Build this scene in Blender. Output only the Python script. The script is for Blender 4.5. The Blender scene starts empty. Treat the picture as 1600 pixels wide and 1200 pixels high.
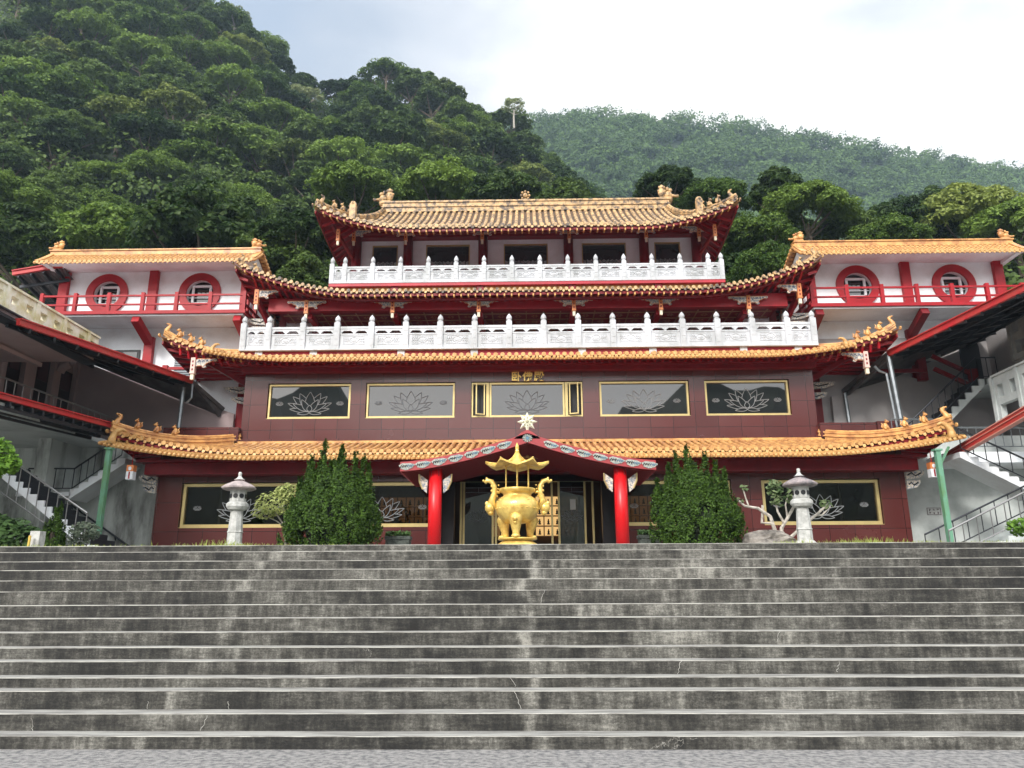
import bpy, math, random
import numpy as np
from mathutils import Vector, Matrix
random.seed(7); rng = np.random.default_rng(11)
R = math.radians; pi = math.pi
sc = bpy.context.scene; COL = sc.collection

# ------------------------------------------------------------------ camera
EYE = 1.7; PITCH = R(15.1); YAW = R(1.15); ROLL = R(-0.2)
cd = bpy.data.cameras.new("camera"); cam = bpy.data.objects.new("camera", cd); COL.objects.link(cam)
cd.sensor_width = 36; cd.lens = 27.0; cd.clip_start = .1; cd.clip_end = 3000
RM = Matrix.Rotation(YAW, 3, 'Z') @ Matrix.Rotation(pi/2+PITCH, 3, 'X') @ Matrix.Rotation(ROLL, 3, 'Z')
cam.rotation_euler = RM.to_euler(); cam.location = (0, 0, EYE)
sc.camera = cam
def P(px, py, Y):                 # measured photo point -> the world point at distance Y
    d = RM @ Vector(((px-800)/1200, -(py-600)/1200, -1)); t = Y/d.y
    return Vector((d.x*t, Y, EYE+d.z*t))
def PX(px, py, X):
    d = RM @ Vector(((px-800)/1200, -(py-600)/1200, -1)); t = X/d.x
    return Vector((X, d.y*t, EYE+d.z*t))

# ------------------------------------------------------------------ light
SUN_EL, SUN_AZ = R(34), R(-158)    # azimuth measured clockwise from +Y
sdir = Vector((math.sin(SUN_AZ)*math.cos(SUN_EL), math.cos(SUN_AZ)*math.cos(SUN_EL), math.sin(SUN_EL)))
sl = bpy.data.lights.new("sun", 'SUN'); so = bpy.data.objects.new("sun", sl); COL.objects.link(so)
sl.energy = 2.5; sl.angle = R(10); sl.color = (1, .96, .9)
so.rotation_euler = (-sdir).to_track_quat('-Z', 'Y').to_euler()
world = bpy.data.worlds.new("World"); sc.world = world; world.use_nodes = True
nt = world.node_tree; nt.nodes.clear(); N = nt.nodes; Lk = nt.links.new
out = N.new('ShaderNodeOutputWorld'); bg = N.new('ShaderNodeBackground')
sky = N.new('ShaderNodeTexSky'); sky.sky_type = 'NISHITA'; sky.sun_disc = False
sky.sun_elevation = SUN_EL; sky.sun_rotation = SUN_AZ; sky.dust_density = 2.5
tc = N.new('ShaderNodeTexCoord')
skm = N.new('ShaderNodeVectorMath'); skm.operation = 'SCALE'; skm.inputs['Scale'].default_value = .1
Lk(sky.outputs[0], skm.inputs[0])
mp = N.new('ShaderNodeMapping'); mp.inputs['Scale'].default_value = (1.6, 1.6, 3.2); Lk(tc.outputs['Generated'], mp.inputs[0])
nz = N.new('ShaderNodeTexNoise'); nz.inputs['Scale'].default_value = 1.5; nz.inputs['Detail'].default_value = 7; nz.inputs['Roughness'].default_value = .5
Lk(mp.outputs[0], nz.inputs['Vector'])
# cloud thins towards the upper left of the valley, thick and bright to the right
dt = N.new('ShaderNodeVectorMath'); dt.operation = 'DOT_PRODUCT'; dt.inputs[1].default_value = Vector((-.55, .62, .56)).normalized()
Lk(tc.outputs['Generated'], dt.inputs[0])
m1 = N.new('ShaderNodeMapRange'); m1.inputs['From Min'].default_value = .72; m1.inputs['From Max'].default_value = 1.0
m1.inputs['To Min'].default_value = .42; m1.inputs['To Max'].default_value = -.12; Lk(dt.outputs['Value'], m1.inputs['Value'])
ad = N.new('ShaderNodeMath'); ad.operation = 'ADD'; Lk(nz.outputs['Fac'], ad.inputs[0]); Lk(m1.outputs[0], ad.inputs[1])
cr = N.new('ShaderNodeValToRGB'); cr.color_ramp.elements[0].position = .34; cr.color_ramp.elements[1].position = .86
cr.color_ramp.elements[0].color = (.34, .42, .56, 1); cr.color_ramp.elements[1].color = (1.15, 1.14, 1.12, 1)
e = cr.color_ramp.elements.new(.52); e.color = (.46, .51, .60, 1)
e = cr.color_ramp.elements.new(.70); e.color = (.70, .715, .76, 1)
Lk(ad.outputs[0], cr.inputs[0])
mx = N.new('ShaderNodeMix'); mx.data_type = 'RGBA'; mx.inputs['Factor'].default_value = .85
Lk(skm.outputs[0], mx.inputs['A']); Lk(cr.outputs[0], mx.inputs['B'])
d2 = N.new('ShaderNodeVectorMath'); d2.operation = 'DOT_PRODUCT'; d2.inputs[1].default_value = Vector((-.25, -.93, .32)).normalized(); Lk(tc.outputs['Generated'], d2.inputs[0])
m2 = N.new('ShaderNodeMapRange'); m2.interpolation_type = 'SMOOTHSTEP'; m2.inputs['From Min'].default_value = -.1; m2.inputs['From Max'].default_value = 1; m2.inputs['To Min'].default_value = 1; m2.inputs['To Max'].default_value = 2.1; Lk(d2.outputs['Value'], m2.inputs['Value'])
vs_ = N.new('ShaderNodeVectorMath'); vs_.operation = 'SCALE'; Lk(mx.outputs['Result'], vs_.inputs[0]); Lk(m2.outputs[0], vs_.inputs['Scale'])   # added fill: unseen sky behind the camera brightened to light the facades
Lk(vs_.outputs[0], bg.inputs['Color']); bg.inputs['Strength'].default_value = 1.0
Lk(bg.outputs[0], out.inputs[0])
sc.view_settings.view_transform = 'Standard'; sc.view_settings.look = 'None'
sc.view_settings.exposure = .48; sc.view_settings.gamma = 1
sc.render.engine = 'CYCLES'
sc.cycles.max_bounces = 6; sc.cycles.transparent_max_bounces = 12; sc.cycles.volume_bounces = 0

# ------------------------------------------------------------------ materials
MATS = {}
def mat(name, col, rough=.6, metal=0., var=0., vscale=2., col2=None, bump=0., bscale=20., stretch=(1, 1, 1), spec=.5, coat=0.):
    if name in MATS: return MATS[name]
    m = bpy.data.materials.new(name); m.use_nodes = True; MATS[name] = m
    t = m.node_tree; b = t.nodes['Principled BSDF']
    b.inputs['Base Color'].default_value = (*col, 1); b.inputs['Roughness'].default_value = rough; b.inputs['Metallic'].default_value = metal
    b.inputs['Specular IOR Level'].default_value = spec; b.inputs['Coat Weight'].default_value = coat
    g = t.nodes.new('ShaderNodeNewGeometry')
    if var or col2:
        mpn = t.nodes.new('ShaderNodeMapping'); mpn.inputs['Scale'].default_value = stretch; t.links.new(g.outputs['Position'], mpn.inputs[0])
        n = t.nodes.new('ShaderNodeTexNoise'); n.inputs['Scale'].default_value = vscale; n.inputs['Detail'].default_value = 8; n.inputs['Roughness'].default_value = .62
        t.links.new(mpn.outputs[0], n.inputs['Vector'])
        r = t.nodes.new('ShaderNodeValToRGB'); c2 = col2 or tuple(c*(1-var) for c in col)
        r.color_ramp.elements[0].position = .38; r.color_ramp.elements[0].color = (*c2, 1)
        r.color_ramp.elements[1].position = .62 if not col2 else .58; r.color_ramp.elements[1].color = (*col, 1)
        t.links.new(n.outputs['Fac'], r.inputs[0]); t.links.new(r.outputs[0], b.inputs['Base Color'])
    if bump:
        n2 = t.nodes.new('ShaderNodeTexNoise'); n2.inputs['Scale'].default_value = bscale; n2.inputs['Detail'].default_value = 4
        t.links.new(g.outputs['Position'], n2.inputs['Vector'])
        bp = t.nodes.new('ShaderNodeBump'); bp.inputs['Strength'].default_value = bump; bp.inputs['Distance'].default_value = .03
        t.links.new(n2.outputs['Fac'], bp.inputs['Height']); t.links.new(bp.outputs[0], b.inputs['Normal'])
    return m
def granite():
    m = mat('granite_cladding', (.07, .014, .013), .22, spec=.6); t = m.node_tree; b = t.nodes['Principled BSDF']; n = t.nodes.new
    g = n('ShaderNodeNewGeometry'); s = n('ShaderNodeSeparateXYZ'); c = n('ShaderNodeCombineXYZ')
    t.links.new(g.outputs['Position'], s.inputs[0]); 
    ax = n('ShaderNodeMath'); ax.operation = 'ADD'; t.links.new(s.outputs[0], ax.inputs[0]); t.links.new(s.outputs[1], ax.inputs[1])
    t.links.new(ax.outputs[0], c.inputs[0]); t.links.new(s.outputs[2], c.inputs[1])
    br = n('ShaderNodeTexBrick'); t.links.new(c.outputs[0], br.inputs['Vector']); br.offset = 0
    br.inputs['Scale'].default_value = 1; br.inputs['Brick Width'].default_value = .74; br.inputs['Row Height'].default_value = .86
    br.inputs['Mortar Size'].default_value = .008; br.inputs['Mortar Smooth'].default_value = .1
    br.inputs['Color1'].default_value = (.092, .020, .018, 1); br.inputs['Color2'].default_value = (.070, .014, .013, 1); br.inputs['Mortar'].default_value = (.018, .006, .006, 1)
    no = n('ShaderNodeTexNoise'); no.inputs['Scale'].default_value = 60; no.inputs['Detail'].default_value = 3; t.links.new(g.outputs['Position'], no.inputs['Vector'])
    mr = n('ShaderNodeMapRange'); mr.inputs['To Min'].default_value = .65; mr.inputs['To Max'].default_value = 1.45; t.links.new(no.outputs['Fac'], mr.inputs['Value'])
    no2 = n('ShaderNodeTexNoise'); no2.inputs['Scale'].default_value = .8; no2.inputs['Detail'].default_value = 6; t.links.new(g.outputs['Position'], no2.inputs['Vector'])
    mr2 = n('ShaderNodeMapRange'); mr2.inputs['To Min'].default_value = .12; mr2.inputs['To Max'].default_value = .34; t.links.new(no2.outputs['Fac'], mr2.inputs['Value'])
    t.links.new(mr2.outputs[0], b.inputs['Roughness'])
    vm = n('ShaderNodeVectorMath'); vm.operation = 'SCALE'; t.links.new(br.outputs['Color'], vm.inputs[0]); t.links.new(mr.outputs[0], vm.inputs['Scale'])
    t.links.new(vm.outputs[0], b.inputs['Base Color'])
    return m
GRAN = granite()
TILE = mat('glazed_tile', (.66, .36, .12), .36, col2=(.36, .15, .05), vscale=3, bump=.15, bscale=12)
TILE_OLD = mat('weathered_tile', (.58, .37, .17), .5, col2=(.09, .065, .05), vscale=5, bump=.2, bscale=12)
TILE_OLD.node_tree.nodes['Color Ramp'].color_ramp.elements[0].position = .40
TILE_OLD.node_tree.nodes['Color Ramp'].color_ramp.elements[1].position = .56
TPAN = mat('tile_channel', (.36, .13, .035), .5, col2=(.16, .06, .025), vscale=6)
TPANO = mat('mossy_tile_channel', (.13, .075, .045), .7, col2=(.03, .025, .02), vscale=8)
TILE_PALE = mat('pale_glazed_tile', (.60, .36, .13), .5, col2=(.44, .22, .07), vscale=6)
RED = mat('red_paint', (.36, .006, .013), .42, var=.2, vscale=3, spec=.3)
REDD = mat('dark_red_paint', (.20, .005, .010), .42, var=.3, vscale=3, spec=.3)
REDB = mat('red_band_paint', (.42, .014, .03), .5, var=.25, vscale=1.2)
REDCOL = mat('bright_red_lacquer', (.60, .008, .012), .34, spec=.4)
REDMET = mat('red_metal_trim', (.46, .02, .025), .4, col2=(.42, .05, .04), vscale=2)
WHITE = mat('white_wall_paint', (.82, .86, .90), .7, col2=(.68, .69, .71), vscale=.7, bump=.05, bscale=30)
MARBLE = mat('white_stone', (.56, .57, .60), .55, col2=(.40, .41, .42), vscale=1.7, stretch=(1, 1, .5), bump=.25, bscale=25)
GREYW = mat('grey_white_plaster', (.52, .55, .54), .8, col2=(.36, .39, .38), vscale=.9, bump=.1, bscale=12)
STAINW = mat('stained_plaster', (.50, .53, .51), .85, col2=(.13, .13, .12), vscale=1.1, stretch=(1.6, 1, .45), bump=.1)
STAINW.node_tree.nodes['Color Ramp'].color_ramp.elements[0].position = .36
PINKW = mat('pinkish_plaster', (.40, .31, .31), .8, var=.15, vscale=.6)
YELCON = mat('weathered_cream_concrete', (.80, .77, .66), .8, col2=(.60, .54, .30), vscale=2.2, bump=.1)
GREYCON = mat('grey_concrete', (.36, .36, .34), .85, col2=(.24, .24, .23), vscale=1.4, bump=.1)
GOLDF = mat('gold_frame', (.62, .49, .22), .32, .45, var=.15, vscale=3)
GOLD = mat('gold_paint', (.88, .64, .19), .28, .35, col2=(.60, .38, .09), vscale=5, bump=.25, bscale=26)
BLACK = mat('dark_opening', (.008, .008, .010), .6)
DARKM = mat('dark_steel', (.035, .038, .045), .45, .5)
STEEL = mat('galvanised_steel', (.30, .33, .35), .4, .7, var=.3, vscale=5)
RAILM = mat('grey_handrail', (.28, .28, .28), .35, .7)
GREEN = mat('green_painted_steel', (.13, .30, .20), .5, col2=(.10, .22, .09), vscale=3, stretch=(1, 1, .5))
CANOPY = mat('corrugated_metal', (.13, .12, .12), .5, .3, var=.4, vscale=3)
CREAM = mat('cream_paint', (.75, .66, .50), .5)
ORANGE = mat('orange_paint', (.66, .22, .07), .5)
CARVE = mat('carved_cream_blue', (.72, .62, .50), .6, col2=(.10, .16, .24), vscale=22)
OCHRE = mat('ochre_paint', (.62, .36, .12), .7, var=.2, vscale=2)
STONE = mat('lantern_stone', (.52, .52, .50), .85, col2=(.34, .34, .32), vscale=8, bump=.5, bscale=40)
STONED = mat('mossy_lantern_cap', (.30, .25, .25), .9, col2=(.10, .10, .11), vscale=6, bump=.5, bscale=30)
ROCK = mat('rock', (.30, .27, .24), .9, col2=(.10, .09, .08), vscale=3, bump=.9, bscale=6)
LINE = mat('etched_line', (.27, .28, .29), .6)
LINED = mat('faint_etched_line', (.16, .17, .19), .6)
LATT = mat('black_lattice', (.006, .006, .008), .5)
CURT = mat('lace_curtain', (.36, .39, .41), .8, col2=(.26, .28, .30), vscale=14)
DOORD = mat('dark_door', (.02, .014, .016), .4)
BARK = mat('bark', (.12, .09, .065), .9, var=.5, vscale=4, bump=.5)
BARKP = mat('pale_bark', (.40, .37, .32), .85, col2=(.18, .16, .13), vscale=9, bump=.4)
LOUV = mat('grey_louvre', (.25, .28, .31), .5)

def leafmat(name, c1, c2, trans=.35, objvar=.35, nsc=.9):
    m = bpy.data.materials.new(name); m.use_nodes = True; t = m.node_tree; t.nodes.clear(); n = t.nodes.new
    o = n('ShaderNodeOutputMaterial'); d = n('ShaderNodeBsdfPrincipled'); tr = n('ShaderNodeBsdfTranslucent'); ms = n('ShaderNodeMixShader')
    d.inputs['Roughness'].default_value = .55; d.inputs['Specular IOR Level'].default_value = .25
    g = n('ShaderNodeNewGeometry'); oi = n('ShaderNodeObjectInfo'); nn = n('ShaderNodeTexNoise'); nn.inputs['Scale'].default_value = nsc; nn.inputs['Detail'].default_value = 3
    t.links.new(g.outputs['Position'], nn.inputs['Vector'])
    a = n('ShaderNodeMath'); a.operation = 'MULTIPLY_ADD'; t.links.new(g.outputs['Random Per Island'], a.inputs[0]); a.inputs[1].default_value = .55; a.inputs[2].default_value = -.25
    b = n('ShaderNodeMath'); b.operation = 'MULTIPLY_ADD'; t.links.new(oi.outputs['Random'], b.inputs[0]); b.inputs[1].default_value = objvar*2.6; b.inputs[2].default_value = -objvar*1.3
    s = n('ShaderNodeMath'); s.operation = 'ADD'; t.links.new(a.outputs[0], s.inputs[0]); t.links.new(b.outputs[0], s.inputs[1])
    s2 = n('ShaderNodeMath'); s2.operation = 'ADD'; t.links.new(s.outputs[0], s2.inputs[0]); t.links.new(nn.outputs['Fac'], s2.inputs[1])
    r = n('ShaderNodeValToRGB'); r.color_ramp.elements[0].position = .1; r.color_ramp.elements[0].color = (*c1, 1); r.color_ramp.elements[1].position = .95; r.color_ramp.elements[1].color = (*c2, 1)
    t.links.new(s2.outputs[0], r.inputs[0]); t.links.new(r.outputs[0], d.inputs['Base Color']); t.links.new(r.outputs[0], tr.inputs['Color'])
    ms.inputs[0].default_value = trans; t.links.new(d.outputs[0], ms.inputs[1]); t.links.new(tr.outputs[0], ms.inputs[2]); t.links.new(ms.outputs[0], o.inputs[0])
    return m
LEAF = [leafmat('leaf_deep', (.018, .045, .008), (.11, .17, .034)), leafmat('leaf_mid', (.036, .080, .008), (.18, .27, .045)),
        leafmat('leaf_yellow', (.06, .095, .014), (.25, .30, .07)), leafmat('leaf_pale', (.12, .15, .06), (.34, .38, .18))]
LEAFJ = leafmat('juniper_green', (.008, .024, .003), (.09, .175, .02), .2, 0, 7)
LEAFY = leafmat('variegated_leaf', (.12, .17, .03), (.62, .66, .26), .4, 0)
LEAFB = leafmat('bright_leaf', (.06, .14, .02), (.22, .40, .05), .4, 0)
LEAFD = leafmat('shrub_leaf', (.02, .05, .015), (.08, .15, .04), .3, 0)
LEAFG = leafmat('grass_blade', (.12, .20, .03), (.42, .46, .12), .4, 0)

def glassmat(name, refl, tint, opaque):
    m = bpy.data.materials.new(name); m.use_nodes = True; t = m.node_tree; t.nodes.clear(); n = t.nodes.new
    o = n('ShaderNodeOutputMaterial'); ms = n('ShaderNodeMixShader'); gl = n('ShaderNodeBsdfGlossy'); gl.inputs['Roughness'].default_value = .015
    if opaque: b = n('ShaderNodeBsdfDiffuse')
    else: b = n('ShaderNodeBsdfTransparent')
    b.inputs['Color'].default_value = (*tint, 1)
    lw = n('ShaderNodeLayerWeight'); lw.inputs['Blend'].default_value = .25
    mr = n('ShaderNodeMapRange'); mr.inputs['To Min'].default_value = refl; mr.inputs['To Max'].default_value = .8; t.links.new(lw.outputs['Fresnel'], mr.inputs['Value'])
    t.links.new(mr.outputs[0], ms.inputs[0]); t.links.new(b.outputs[0], ms.inputs[1]); t.links.new(gl.outputs[0], ms.inputs[2]); t.links.new(ms.outputs[0], o.inputs[0])
    return m
PANE = glassmat('tinted_window_glass', .10, (.012, .013, .014), True)
PANET = glassmat('smoky_window_glass', .05, (.04, .042, .045), True)
PANEC = glassmat('clear_window_glass', .04, (.62, .56, .50), False)
def emit(name, col, st, base=None):
    m = bpy.data.materials.new(name); m.use_nodes = True; b = m.node_tree.nodes['Principled BSDF']
    b.inputs['Base Color'].default_value = (*(base or col), 1); b.inputs['Emission Color'].default_value = (*col, 1); b.inputs['Emission Strength'].default_value = st
    return m
NICHE = emit('lit_niche_gold', (1, .62, .24), .62, (.5, .3, .1))
NICHED = emit('dim_niche_gold', (1, .55, .22), .10, (.3, .17, .06))

def stairmat():
    m = mat('stained_concrete_riser', (.1, .1, .1), .85); t = m.node_tree; b = t.nodes['Principled BSDF']; n = t.nodes.new
    g = n('ShaderNodeNewGeometry'); 
    def noise(scale, st, det=8, ro=.6):
        mp_ = n('ShaderNodeMapping'); mp_.inputs['Scale'].default_value = st; t.links.new(g.outputs['Position'], mp_.inputs[0])
        q = n('ShaderNodeTexNoise'); q.inputs['Scale'].default_value = scale; q.inputs['Detail'].default_value = det; q.inputs['Roughness'].default_value = ro
        t.links.new(mp_.outputs[0], q.inputs['Vector']); return q
    # big blotches differ between steps (Y stretched), vertical streaks, fine grain
    a = noise(.9, (1, 5, 1.2), 5, .55); s = noise(9.0, (1, 2.2, .22), 6, .65); f = noise(38, (.8, 1, 1.2), 8, .8); h = noise(7, (.35, 2, 3), 5, .7)
    def mul(x, k): q = n('ShaderNodeMath'); q.operation = 'MULTIPLY'; t.links.new(x, q.inputs[0]); q.inputs[1].default_value = k; return q.outputs[0]
    def add(x, y): q = n('ShaderNodeMath'); q.operation = 'ADD'; t.links.new(x, q.inputs[0]); t.links.new(y, q.inputs[1]); return q.outputs[0]
    tot = add(add(mul(a.outputs['Fac'], .33), mul(s.outputs['Fac'], .25)), add(mul(f.outputs['Fac'], .26), mul(h.outputs['Fac'], .16)))
    lo = noise(.16, (1, .6, .6), 2, .5); tot = add(tot, mul(lo.outputs['Fac'], .22)); of_ = n('ShaderNodeMath'); of_.operation = 'SUBTRACT'; t.links.new(tot, of_.inputs[0]); of_.inputs[1].default_value = .11; tot = of_.outputs[0]
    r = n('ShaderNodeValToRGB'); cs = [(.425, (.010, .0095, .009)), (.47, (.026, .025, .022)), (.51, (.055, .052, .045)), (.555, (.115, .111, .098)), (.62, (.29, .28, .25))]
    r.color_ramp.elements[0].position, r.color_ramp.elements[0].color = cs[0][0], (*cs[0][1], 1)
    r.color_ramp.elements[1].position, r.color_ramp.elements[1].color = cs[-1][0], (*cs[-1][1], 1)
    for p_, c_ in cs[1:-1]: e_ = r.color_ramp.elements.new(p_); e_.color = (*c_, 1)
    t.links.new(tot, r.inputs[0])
    # pale mortar patched along the wandering centre seam and one to the left
    sx = n('ShaderNodeSeparateXYZ'); t.links.new(g.outputs['Position'], sx.inputs[0])
    for X0 in (.0, -4.4):
        wn = noise(1.1, (.25, 1.6, .6), 3, .6); off = mul(wn.outputs['Fac'], 1.1); q = n('ShaderNodeMath'); q.operation = 'SUBTRACT'; t.links.new(add(sx.outputs[0], off), q.inputs[0]); q.inputs[1].default_value = X0+.55
        ab = n('ShaderNodeMath'); ab.operation = 'ABSOLUTE'; t.links.new(q.outputs[0], ab.inputs[0])
        pm = n('ShaderNodeMapRange'); pm.inputs['From Min'].default_value = .13; pm.inputs['From Max'].default_value = .03; pm.inputs['To Max'].default_value = .16 if X0 > -1 else .09; t.links.new(ab.outputs[0], pm.inputs['Value'])
        mk = n('ShaderNodeMath'); mk.operation = 'MULTIPLY'; t.links.new(pm.outputs[0], mk.inputs[0]); hh = noise(9, (1, 1, 1), 6, .8); t.links.new(hh.outputs['Fac'], mk.inputs[1]); tot = add(tot, mk.outputs[0])
    t.links.new(tot, r.inputs[0])
    # fine light cracks
    v = n('ShaderNodeTexVoronoi'); v.feature = 'DISTANCE_TO_EDGE'; v.inputs['Scale'].default_value = .55
    w = noise(2.2, (1, 1, 1), 6, .6); vm = n('ShaderNodeVectorMath'); vm.operation = 'ADD'
    sc_ = n('ShaderNodeVectorMath'); sc_.operation = 'SCALE'; sc_.inputs['Scale'].default_value = .9; t.links.new(w.outputs['Color'], sc_.inputs[0])
    t.links.new(g.outputs['Position'], vm.inputs[0]); t.links.new(sc_.outputs[0], vm.inputs[1]); t.links.new(vm.outputs[0], v.inputs['Vector'])
    lt = n('ShaderNodeMath'); lt.operation = 'LESS_THAN'; lt.inputs[1].default_value = .0018; t.links.new(v.outputs['Distance'], lt.inputs[0])
    mm = n('ShaderNodeMix'); mm.data_type = 'RGBA'; cmk = noise(.6, (1, 1, 2), 3); gt = n('ShaderNodeMath'); gt.operation = 'GREATER_THAN'; gt.inputs[1].default_value = .64; t.links.new(cmk.outputs['Fac'], gt.inputs[0]); mu_ = n('ShaderNodeMath'); mu_.operation = 'MULTIPLY'; t.links.new(gt.outputs[0], mu_.inputs[0]); t.links.new(lt.outputs[0], mu_.inputs[1]); t.links.new(mu_.outputs[0], mm.inputs['Factor']); t.links.new(r.outputs[0], mm.inputs['A']); mm.inputs['B'].default_value = (.24, .23, .21, 1)
    t.links.new(mm.outputs['Result'], b.inputs['Base Color'])
    bp = n('ShaderNodeBump'); bp.inputs['Strength'].default_value = .5; bp.inputs['Distance'].default_value = .015; t.links.new(f.outputs['Fac'], bp.inputs['Height']); t.links.new(bp.outputs[0], b.inputs['Normal'])
    return m
RISER = stairmat()
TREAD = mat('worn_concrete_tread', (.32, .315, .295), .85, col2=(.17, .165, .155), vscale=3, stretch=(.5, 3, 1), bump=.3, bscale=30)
NOSE = mat('worn_skylit_nosing', (.52, .51, .47), .8, col2=(.20, .19, .175), vscale=3, stretch=(.6, 1, 1))  # worn step edge, with its sky-lit highlight painted into the pale colour
ASPH = mat('old_asphalt', (.30, .29, .28), .9, col2=(.11, .11, .115), vscale=16, stretch=(.8, .8, 1), bump=.7, bscale=60)
PAVE = mat('terrace_paving', (.22, .22, .20), .85, var=.4, vscale=2)
SOIL = mat('hill_soil', (.020, .036, .012), .95, col2=(.010, .02, .007), vscale=.3)

# ------------------------------------------------------------------ helpers
def rootloc(o):
    while o.parent: o = o.parent
    return o.location.copy()
def tag(o, label=None, cat=None, group=None, kind=None):
    if label: o['label'] = label
    if cat: o['category'] = cat
    if group: o['group'] = group
    if kind: o['kind'] = kind
    return o
def empty(name, loc, label, cat, group=None, rz=0):
    o = bpy.data.objects.new(name, None); COL.objects.link(o); o.location = loc; o.rotation_euler.z = rz
    o.empty_display_size = .3; return tag(o, label, cat, group)
def inst(name, mesh, parent, loc, rz=0, scale=None):
    o = bpy.data.objects.new(name, mesh); COL.objects.link(o)
    loc = Vector(loc)
    if parent: o.parent = parent; loc = loc-rootloc(parent)
    o.location = loc; o.rotation_euler.z = rz
    if scale: o.scale = scale
    return o
def copy_tree(o, parent=None):
    c = o.copy(); COL.objects.link(c); c.parent = parent
    for ch in list(o.children): copy_tree(ch, c)
    return c
class MB:
    def __init__(s): s.v = []; s.f = []; s.m = []
    def add(s, vs, fs, m=0):
        o = len(s.v); s.v += [tuple(v) for v in vs]; s.f += [tuple(i+o for i in f) for f in fs]; s.m += [m]*len(fs); return s
    def box(s, x0, x1, y0, y1, z0, z1, m=0):
        if x0 > x1: x0, x1 = x1, x0
        if y0 > y1: y0, y1 = y1, y0
        if z0 > z1: z0, z1 = z1, z0
        return s.add([(x0,y0,z0),(x1,y0,z0),(x1,y1,z0),(x0,y1,z0),(x0,y0,z1),(x1,y0,z1),(x1,y1,z1),(x0,y1,z1)],
              [(0,3,2,1),(4,5,6,7),(0,1,5,4),(1,2,6,5),(2,3,7,6),(3,0,4,7)], m)
    def beam(s, p0, p1, w, h, m=0, up=(0,0,1)):
        p0, p1 = Vector(p0), Vector(p1); d = (p1-p0)
        if d.length < 1e-6: return s
        d.normalize(); sd = d.cross(Vector(up))
        if sd.length < 1e-4: sd = d.cross(Vector((0, 1, 0)))
        sd.normalize(); u = sd.cross(d); a, b = sd*w/2, u*h/2
        vs = [p0-a-b, p0+a-b, p0+a+b, p0-a+b, p1-a-b, p1+a-b, p1+a+b, p1-a+b]
        return s.add(vs, [(0,1,2,3),(4,7,6,5),(0,4,5,1),(1,5,6,2),(2,6,7,3),(3,7,4,0)], m)
    def tube(s, pts, r, n=6, m=0, caps=True):
        pts = [Vector(p) for p in pts]; k = len(pts); rs = r if isinstance(r, (list, tuple)) else [r]*k
        vs = []; prev = None
        for i, p in enumerate(pts):
            d = (pts[min(i+1, k-1)]-pts[max(i-1, 0)]).normalized()
            a = prev if prev else (Vector((0,0,1)) if abs(d.z) < .9 else Vector((1,0,0)))
            sd = d.cross(a).normalized(); u = sd.cross(d).normalized(); prev = u
            for j in range(n):
                t = 2*pi*j/n; vs.append(p+(sd*math.cos(t)+u*math.sin(t))*rs[i])
        fs = [(i*n+j, i*n+(j+1) % n, (i+1)*n+(j+1) % n, (i+1)*n+j) for i in range(k-1) for j in range(n)]
        if caps: fs += [tuple(range(n))[::-1], tuple((k-1)*n+j for j in range(n))]
        return s.add(vs, fs, m)
    def lathe(s, prof, c=(0,0,0), n=16, m=0, rot=0, sx=1, sy=1):
        vs = []; k = len(prof)
        for r_, z in prof:
            for j in range(n):
                t = 2*pi*j/n+rot; vs.append((c[0]+r_*math.cos(t)*sx, c[1]+r_*math.sin(t)*sy, c[2]+z))
        fs = [(i*n+j, i*n+(j+1) % n, (i+1)*n+(j+1) % n, (i+1)*n+j) for i in range(k-1) for j in range(n)]
        fs += [tuple(range(n))[::-1], tuple((k-1)*n+j for j in range(n))]
        return s.add(vs, fs, m)
    def ball(s, c, r, n=8, m=0):
        if not isinstance(r, (tuple, list)): r = (r, r, r)
        k = max(4, n//2); return s.lathe([(math.sin(pi*i/k)*r[0]+1e-4, -math.cos(pi*i/k)*r[2]) for i in range(k+1)], c, n, m, sy=r[1]/r[0])
    def prismxz(s, poly, y0, y1, m=0):
        k = len(poly); vs = [(x, y0, z) for x, z in poly]+[(x, y1, z) for x, z in poly]
        return s.add(vs, [tuple(range(k)), tuple(range(k, 2*k))[::-1]]+[(i, i+k, (i+1) % k+k, (i+1) % k) for i in range(k)], m)
    def prismyz(s, poly, x0, x1, m=0):
        k = len(poly); vs = [(x0, y, z) for y, z in poly]+[(x1, y, z) for y, z in poly]
        return s.add(vs, [tuple(range(k)), tuple(range(k, 2*k))[::-1]]+[(i, i+k, (i+1) % k+k, (i+1) % k) for i in range(k)], m)
    def grid(s, rows, m=0):
        k = len(rows[0]); vs = [p for r_ in rows for p in r_]
        return s.add(vs, [(i*k+j, i*k+j+1, (i+1)*k+j+1, (i+1)*k+j) for i in range(len(rows)-1) for j in range(k-1)], m)
    def holes_wall(s, x0, x1, z0, z1, y0, y1, holes, m=0):
        xs = sorted({x0, x1, *[h[0] for h in holes], *[h[1] for h in holes]})
        for a, b in zip(xs, xs[1:]):
            hs = sorted([(h[2], h[3]) for h in holes if h[0] <= a+1e-6 and h[1] >= b-1e-6]); z = z0
            for h in hs:
                if h[0] > z: s.box(a, b, y0, y1, z, h[0], m)
                z = h[1]
            if z1 > z: s.box(a, b, y0, y1, z, z1, m)
        return s
    def mesh(s, name, mats, org=(0,0,0), smooth=False):
        me = bpy.data.meshes.new(name); ox, oy, oz = org
        me.from_pydata([(x-ox, y-oy, z-oz) for x, y, z in s.v], [], s.f)
        for q in (mats if isinstance(mats, (list, tuple)) else [mats]): me.materials.append(q)
        if any(s.m): me.polygons.foreach_set('material_index', s.m)
        if smooth: me.polygons.foreach_set('use_smooth', [True]*len(s.f))
        me.update(); return me
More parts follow.
